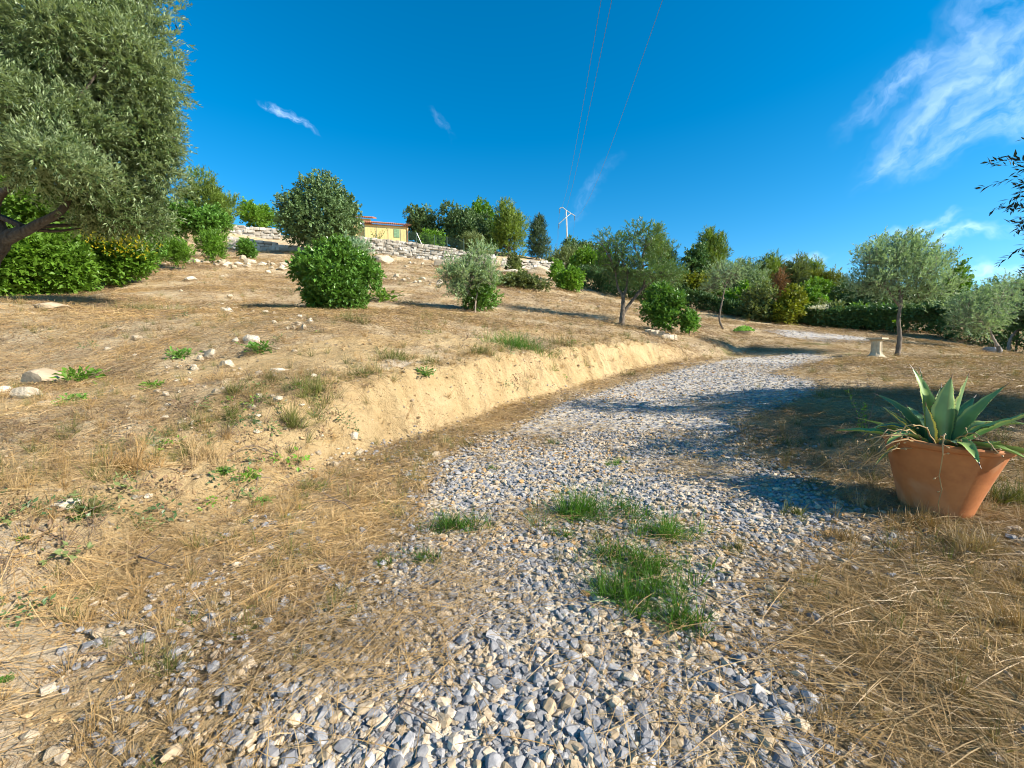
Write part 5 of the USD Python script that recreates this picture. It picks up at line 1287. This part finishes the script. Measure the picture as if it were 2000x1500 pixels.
straws = [(straw_shape(700 + i), "dry_straw" if i % 3 else "pale_straw") for i in range(9)] + [(straw_shape(720 + i, n=22, lmin=0.05, lmax=0.16, aim=3, rad=0.12, rise=0.3), "pale_straw") for i in range(2)]
xs, ys = [], []
for n, a, b, pw in ((4600, 0.95, 3.0, 1.3), (6000, 2.8, 7.0, 1.3), (4200, 6.5, 16, 1.1)):
    x, y = sample(n, a, b, straw_density, pw)
    xs.append(x); ys.append(y)
x, y = np.concatenate(xs), np.concatenate(ys)
sd_, _ = foot_distance(x, y)
flow = np.where(x < 0.6, 0.55, -0.35) + fb(x, y, 0.9, 3, 97) * 4.5      # raked along the drive
instancer("straw", straws, RNG.integers(0, len(straws), len(x)), np.stack([x, y, H(x, y) + 0.004 + 0.02 * inside(DRIVE, x, y, 0.1)], -1), slope_quats(x, y, flow, 1.0), RNG.uniform(0.65, 1.15, len(x)) * (1 + 0.05 * np.clip(y - 4, 0, 12)),
          label="loose golden straw lying along both sides of the gravel", category="straw")


def litter_density(x, y):
    sd, w = foot_distance(x, y)
    g = np.maximum(inside(DRIVE, x, y, 0.15), 0.75 * inside(DRIVE_FAR, x, y, 0.1))
    b, _, _ = zone_fields(x, y)
    return np.clip((1 - g) * (1 - 0.8 * np.clip(b, 0, 1)) * np.clip(0.75 + fb(x, y, 0.7, 3, 99) * 2.5, 0.15, 1), 0, 1)


litters = [(straw_shape(740 + i, n=46, lmin=0.03, lmax=0.15, aim=3, rad=0.14, rise=0.5, wmin=0.002, wmax=0.006, thick=0.05), ["brown_litter", "dry_straw", "brown_litter", "pale_straw", "pale_straw", "dry_straw"][i % 6]) for i in range(8)]
xs, ys = [], []
for n, a, b, pw in ((3000, 1.2, 5, 1.3), (6000, 4.5, 12, 1.1), (6500, 11, 24, 1.0), (5500, 22, 48, 1.0)):
    x, y = sample(n, a, b, litter_density, pw)
    xs.append(x); ys.append(y)
x, y = np.concatenate(xs), np.concatenate(ys)
instancer("dry_grass_litter", litters, RNG.integers(0, len(litters), len(x)), np.stack([x, y, H(x, y)], -1), slope_quats(x, y, RNG.uniform(0, 6.3, len(x)), 1.0), RNG.uniform(0.7, 1.2, len(x)) * (0.8 + 0.075 * np.clip(y - 2, 0, 40)),
          label="short brown mown grass litter covering the open slope", category="dry grass")


def tuft_density(x, y):
    sd, w = foot_distance(x, y)
    g = np.maximum(inside(DRIVE, x, y, 0.2), inside(DRIVE_FAR, x, y, 0.1))
    crest = np.exp(-((sd - w * 1.1) / 0.40) ** 2) * 1.25 * (np.hypot(x, y) < 18)
    return np.clip((1 - 0.98 * g) * (0.16 + 0.45 * ((x > 0.9) & (y < 4.5) & (sd < -1)) + 0.25 * ((x < -0.5) & (sd < 0) & (y < 3.5)) + crest * 0.8 + np.clip(fb(x, y, 0.55, 3, 111) * 3 - 0.2, 0, 0.8)) * np.where((sd > 0) & (sd < w * 0.85) & (w < 0.9), 0.12, 1), 0, 1)


tufts = [(tuft_shape(760 + i, n=46, lean=0.7), "pale_straw" if i % 2 else "dry_straw") for i in range(5)] + [(tuft_shape(770 + i, n=44, lean=0.6), "mixed_blade") for i in range(3)] + [(tuft_shape(780 + i, n=30, lmax=0.16, lean=0.8), "green_blade") for i in range(2)] + [(tuft_shape(785, n=26, lean=0.9, lmax=0.2, wmax=0.003), "dead_twig")]
xs, ys = [], []
for n, a, b, pw in ((4200, 1.1, 5, 1.3), (5200, 4.5, 12, 1.1), (4200, 11, 26, 1.0), (2600, 24, 48, 1.0)):
    x, y = sample(n, a, b, tuft_density, pw)
    xs.append(x); ys.append(y)
x, y = np.concatenate(xs), np.concatenate(ys)
kind = RNG.uniform(0, 1, len(x)) + fb(x, y, 0.5, 2, 113) * 0.9
which = np.where(kind < 0.60, RNG.integers(0, 5, len(x)), np.where(kind < 0.93, RNG.integers(5, 8, len(x)), np.where(kind < 1.06, RNG.integers(8, 10, len(x)), 10)))
instancer("grass_tufts", tufts, which, np.stack([x, y, H(x, y)], -1), slope_quats(x, y, RNG.uniform(0, 6.3, len(x)), 0.5), RNG.uniform(0.45, 1.05, len(x)) * (0.75 + 0.035 * np.clip(y - 2, 0, 40)),
          label="dry and half-green grass tufts dotted over slope and bank top", category="grass")

def weed_density(x, y):
    sd, w = foot_distance(x, y)
    return np.clip((0.12 + np.exp(-((sd - w) / 0.9) ** 2) * 0.8) * np.clip(fb(x, y, 0.9, 3, 121) * 5 + 0.3, 0, 1), 0, 1) * (sd > 0.1 * w)


weeds = [(weed_shape(960 + i, n=26, size=0.09, leaf=0.04), m) for i, m in enumerate(["olive_leaf", "scrub_leaf", "bright_leaf", "brown_litter"])] + [(tuft_shape(966 + i, n=40, lean=0.9, lmin=0.06, lmax=0.24, wmin=0.0015, wmax=0.0032, fall=0.3), m) for i, m in enumerate(["dead_twig", "brown_litter", "dead_twig"])]
xs, ys = [], []
for n, a, b in ((2600, 1.5, 5), (3800, 4.5, 13), (1200, 12, 30)):
    x, y = sample(n, a, b, weed_density, 1.2)
    xs.append(x); ys.append(y)
x, y = np.concatenate(xs), np.concatenate(ys)
instancer("low_weeds", weeds, RNG.choice(7, len(x), p=[0.14, 0.14, 0.10, 0.14, 0.20, 0.14, 0.14]), np.stack([x, y, H(x, y)], -1), slope_quats(x, y, RNG.uniform(0, 6.3, len(x)), 0.7), RNG.uniform(0.5, 1.1, len(x)) * (0.9 + 0.03 * np.clip(y - 3, 0, 30)),
          label="withered and grey-green low weeds speckling the bank and its crest", category="weeds")

# green grass on the drive and the bank: clumps one can point to
def grass_clump(u, v, w, h, label, mat="green_blade", blades=260, seed=0, name="grass_clump", flat=0.5, lean=0.6):
    r = np.random.default_rng(seed)
    p = hit(u, v); k = px_per_m(p)
    W, Ht = w / k / math.hypot(1, (u - 1000) / FPX), 0.85 * h / k
    blades = int(blades * (1.5 if mat == 'green_blade' else 1))
    nn = max(5, blades // 26)
    parts = []
    for i in range(nn):
        off = r.normal(size=2) * V3([W, W * flat])[:2] * 0.24 * (i > 0)
        ve, f = tuft_shape(seed * 31 + i, n=blades // nn, rad=max(0.012, W * 0.10), lmin=Ht * 0.25, lmax=Ht * r.uniform(0.75, 1.35), lean=lean + r.uniform(0.0, 0.35), wmin=0.0018 + 0.0002 * p[1], wmax=0.0042 + 0.0003 * p[1])
        parts.append((ve + V3([off[0], off[1], h1(p[0] + off[0], p[1] + off[1]) - p[2] + 0.015]), f))
    m = obj(name, cat(*parts), mat, label=label, category="grass")
    UsdGeom.Xformable(m).AddTranslateOp().Set(Gf.Vec3d(*map(float, p)))


for i, (u, v, w, h, n, mat, lb) in enumerate([(1128, 1008, 150, 85, 480, "green_blade", "dense dark green grass tuft on the gravel, upper left of the green patch"), (1228, 1015, 150, 60, 200, "green_blade", "thin green grass right of the dense tuft on the gravel"), (1300, 1055, 160, 75, 420, "green_blade", "green grass at the upper right of the patch on the gravel"), (1220, 1095, 150, 60, 380, "green_blade", "yellowish green grass in the middle of the patch on the gravel"),
                                              (1210, 1175, 130, 90, 360, "green_blade", "bright green grass clump lower left in the gravel patch"), (1290, 1165, 150, 75, 300, "green_blade", "green grass clump in the lower middle of the gravel patch"), (1340, 1225, 140, 85, 300, "green_blade", "lowest green grass clump of the patch, on the bigger stones"), (1245, 1210, 90, 45, 220, "green_blade", "small green clump between the two lowest grass clumps"),
                                              (1262, 1130, 110, 60, 380, "green_blade", "thin green blades at the very centre of the patch on the gravel"), (1180, 1058, 90, 45, 160, "mixed_blade", "straggly half-dry blades between dense tuft and patch centre"), (1310, 1115, 90, 55, 220, "green_blade", "green blades along the right side of the patch on the gravel"), (1100, 1050, 60, 35, 130, "green_blade", "sparse green sprig below the dense tuft on the gravel"), (895, 1040, 110, 55, 380, "green_blade", "green grass clump at the left edge of the gravel above the straw tongue"), (825, 1100, 80, 40, 220, "green_blade", "small green clump in the straw left of the gravel's middle"), (745, 1105, 60, 25, 130, "green_blade", "low green sprigs on the sparse gravel at left"),
                                              (690, 1205, 34, 28, 80, "green_blade", "tiny green sprig in straw at the lower left of the gravel"), (1080, 870, 30, 24, 80, "green_blade", "tiny green sprig on the gravel near the straw tongue"), (960, 920, 26, 20, 60, "green_blade", "little green tuft on the gravel's left half"), (1190, 910, 60, 24, 120, "green_blade", "low green sprigs on the upper gravel"), (1230, 735, 40, 22, 90, "mixed_blade", "small grass tuft beside the far gravel edge"),
                                              (610, 775, 120, 60, 520, "mixed_blade", "tall yellow-green grass tuft on the bank's edge, left of the cut face"), (565, 825, 70, 70, 320, "mixed_blade", "upright yellow-green grass tuft low on the left bank"), (460, 770, 60, 40, 220, "mixed_blade", "fine green grass tuft on the middle of the left bank"), (450, 820, 60, 50, 200, "mixed_blade", "dry green tuft below the fine tuft on the left bank"), (705, 735, 90, 40, 320, "mixed_blade", "greenish tuft on the crest of the cut bank"),
                                              (770, 700, 120, 34, 420, "mixed_blade", "grey-green grass along the crest right of the greenish tuft"), (1020, 680, 130, 44, 700, "green_blade", "green grass mound on the crest above the cut bank"), (940, 690, 70, 36, 260, "mixed_blade", "half-dry tuft left of the green grass mound on the crest"), (1100, 675, 80, 32, 260, "mixed_blade", "half-dry tuft right of the green grass mound on the crest"), (680, 628, 90, 34, 300, "mixed_blade", "grass at the foot of the big glossy shrub"), (290, 605, 150, 26, 420, "mixed_blade", "grey-green grass in the dip behind the left mound"),
                                              (175, 1005, 60, 50, 260, "mixed_blade", "yellowish grass tuft beside the flat layered rock"), (250, 920, 110, 60, 360, "dry_straw", "dense dry straw tuft on the left bank"), (400, 890, 120, 60, 420, "pale_straw", "pale dry grass tuft in the middle of the left bank"), (1640, 1060, 130, 45, 420, "dry_straw", "golden dry grass heap in front of the terracotta pot"), (1790, 1030, 150, 45, 420, "dry_straw", "golden dry grass heap at the foot of the terracotta pot"), (1900, 1075, 150, 70, 460, "pale_straw", "dry grass heap at the right edge below the pot"),
                                              (1955, 985, 110, 80, 420, "mixed_blade", "grey-green grass right of the terracotta pot"), (1560, 1010, 80, 40, 200, "mixed_blade", "sparse dry grass in the shade left of the pot"), (1425, 1080, 70, 34, 160, "mixed_blade", "olive green tuft between the green patch and the pot's straw"), (1985, 1240, 120, 80, 420, "dry_straw", "tall dry grass at the lower right edge"), (1850, 1290, 150, 50, 360, "pale_straw", "flattened pale dry grass at the lower right"), (1640, 775, 120, 24, 300, "mixed_blade", "shaded grass between the gravel and the agave"), (1530, 870, 90, 26, 200, "mixed_blade", "dim dry tuft in the shade on the drive")]):
    grass_clump(u, v, w, h, lb, mat, n, 800 + i)

for i, (u, v, w, lb) in enumerate([(160, 750, 100, "dark green leafy weed beside the largest beige boulder"), (140, 790, 70, "trailing green weed below the boulders at left"), (440, 925, 44, "ivy-like green weed on the lower left bank"), (485, 935, 52, "round-leaved green weed right of the ivy-like one"), (515, 985, 40, "dark small weed at the bank's foot"), (155, 1015, 46, "bright green weed at the left slope's bottom"), (45, 1055, 30, "tiny green weed near the left edge"), (505, 690, 60, "green weed below the white rock among weeds"),
                                    (350, 700, 60, "small green weed on the bank top left of the rock pair"), (300, 760, 50, "low green weed on the left bank"), (10, 1330, 40, "green weed at the left edge near the bottom"), (830, 735, 40, "dark green weed hanging on the cut bank face"), (745, 590, 60, "small green weed behind the big glossy shrub's right side")]):
    p = hit(u, v); k = px_per_m(p) * math.hypot(1, (u - 1000) / FPX)
    s_ = w / k
    m = obj("weed", weed_shape(900 + i, n=80, size=s_ * 0.36, leaf=s_ * 0.19, stems=True), "laurel_leaf" if i % 3 else "bright_leaf", label=lb, category="weed")
    UsdGeom.Xformable(m).AddTranslateOp().Set(Gf.Vec3d(*map(float, p)))

# the slender sprig by the pot
sp = hit(1690, 865)
sg = thing("sprig", "slender sprig of small green leaves left of the agave", "weed", sp)
for i, (dx, dz) in enumerate(((-0.16, 0.52), (-0.03, 0.40), (0.08, 0.60))):
    c = curve([0, 0, 0], rx_ * dx * 0.4 + V3([0, 0, dz * 0.5]), rx_ * dx + V3([0, 0, dz]), n=7)
    st = obj("stem", tube(c, np.linspace(0.004, 0.0015, len(c)), 5), "dead_twig", sg)
    if i < 2:
        pb2 = np.repeat(c[4:], 4, 0)
        obj("leaves", leaf_faces(pb2, unit(ar.normal(size=pb2.shape) + V3([0, 0, 0.3])), unit(ar.normal(size=pb2.shape)), 0.035, 0.013), "bright_leaf", st)

# dead twigs on the left bank
for i, (u, v, L) in enumerate([(470, 905, 0.5), (540, 890, 0.42), (500, 940, 0.36), (130, 1060, 0.4), (330, 1290, 0.35), (60, 830, 0.6), (270, 1090, 0.5), (700, 1010, 0.4), (900, 1330, 0.35), (800, 1345, 0.4)]):
    p = hit(u, v); a = gr.uniform(0, 6.3)
    d = V3([math.cos(a), math.sin(a), 0.25])
    c = curve([0, 0, 0.01], d * L * 0.5 + gr.normal(size=3) * 0.03, d * L * V3([1, 1, 0.6]), n=6)
    q1 = curve(c[5], c[5] + (d + gr.normal(size=3) * 0.5) * L * 0.3, c[5] + (d + gr.normal(size=3) * 0.6) * L * 0.5, n=4)
    m = obj("dead_twig", cat(tube(c, np.linspace(0.005, 0.0018, len(c)), 5), tube(q1, np.linspace(0.003, 0.001, len(q1)), 4)), "dead_twig", label=["grey dead twig on the left bank above the ivy-like weed", "thin dead twig right of the ivy-like weed on the bank", "bent dead twig at the bank's foot", "dead twig beside the flat layered rock", "dry twig in the straw at lower left", "long dead stalk below the boulders at the left edge", "dead stalk on the bare earth at left", "dry stalk between bank and gravel", "brown stalk lying on the near gravel", "thick dry stalk on the nearest stones"][i], category="twig")
    UsdGeom.Xformable(m).AddTranslateOp().Set(Gf.Vec3d(*map(float, p)))
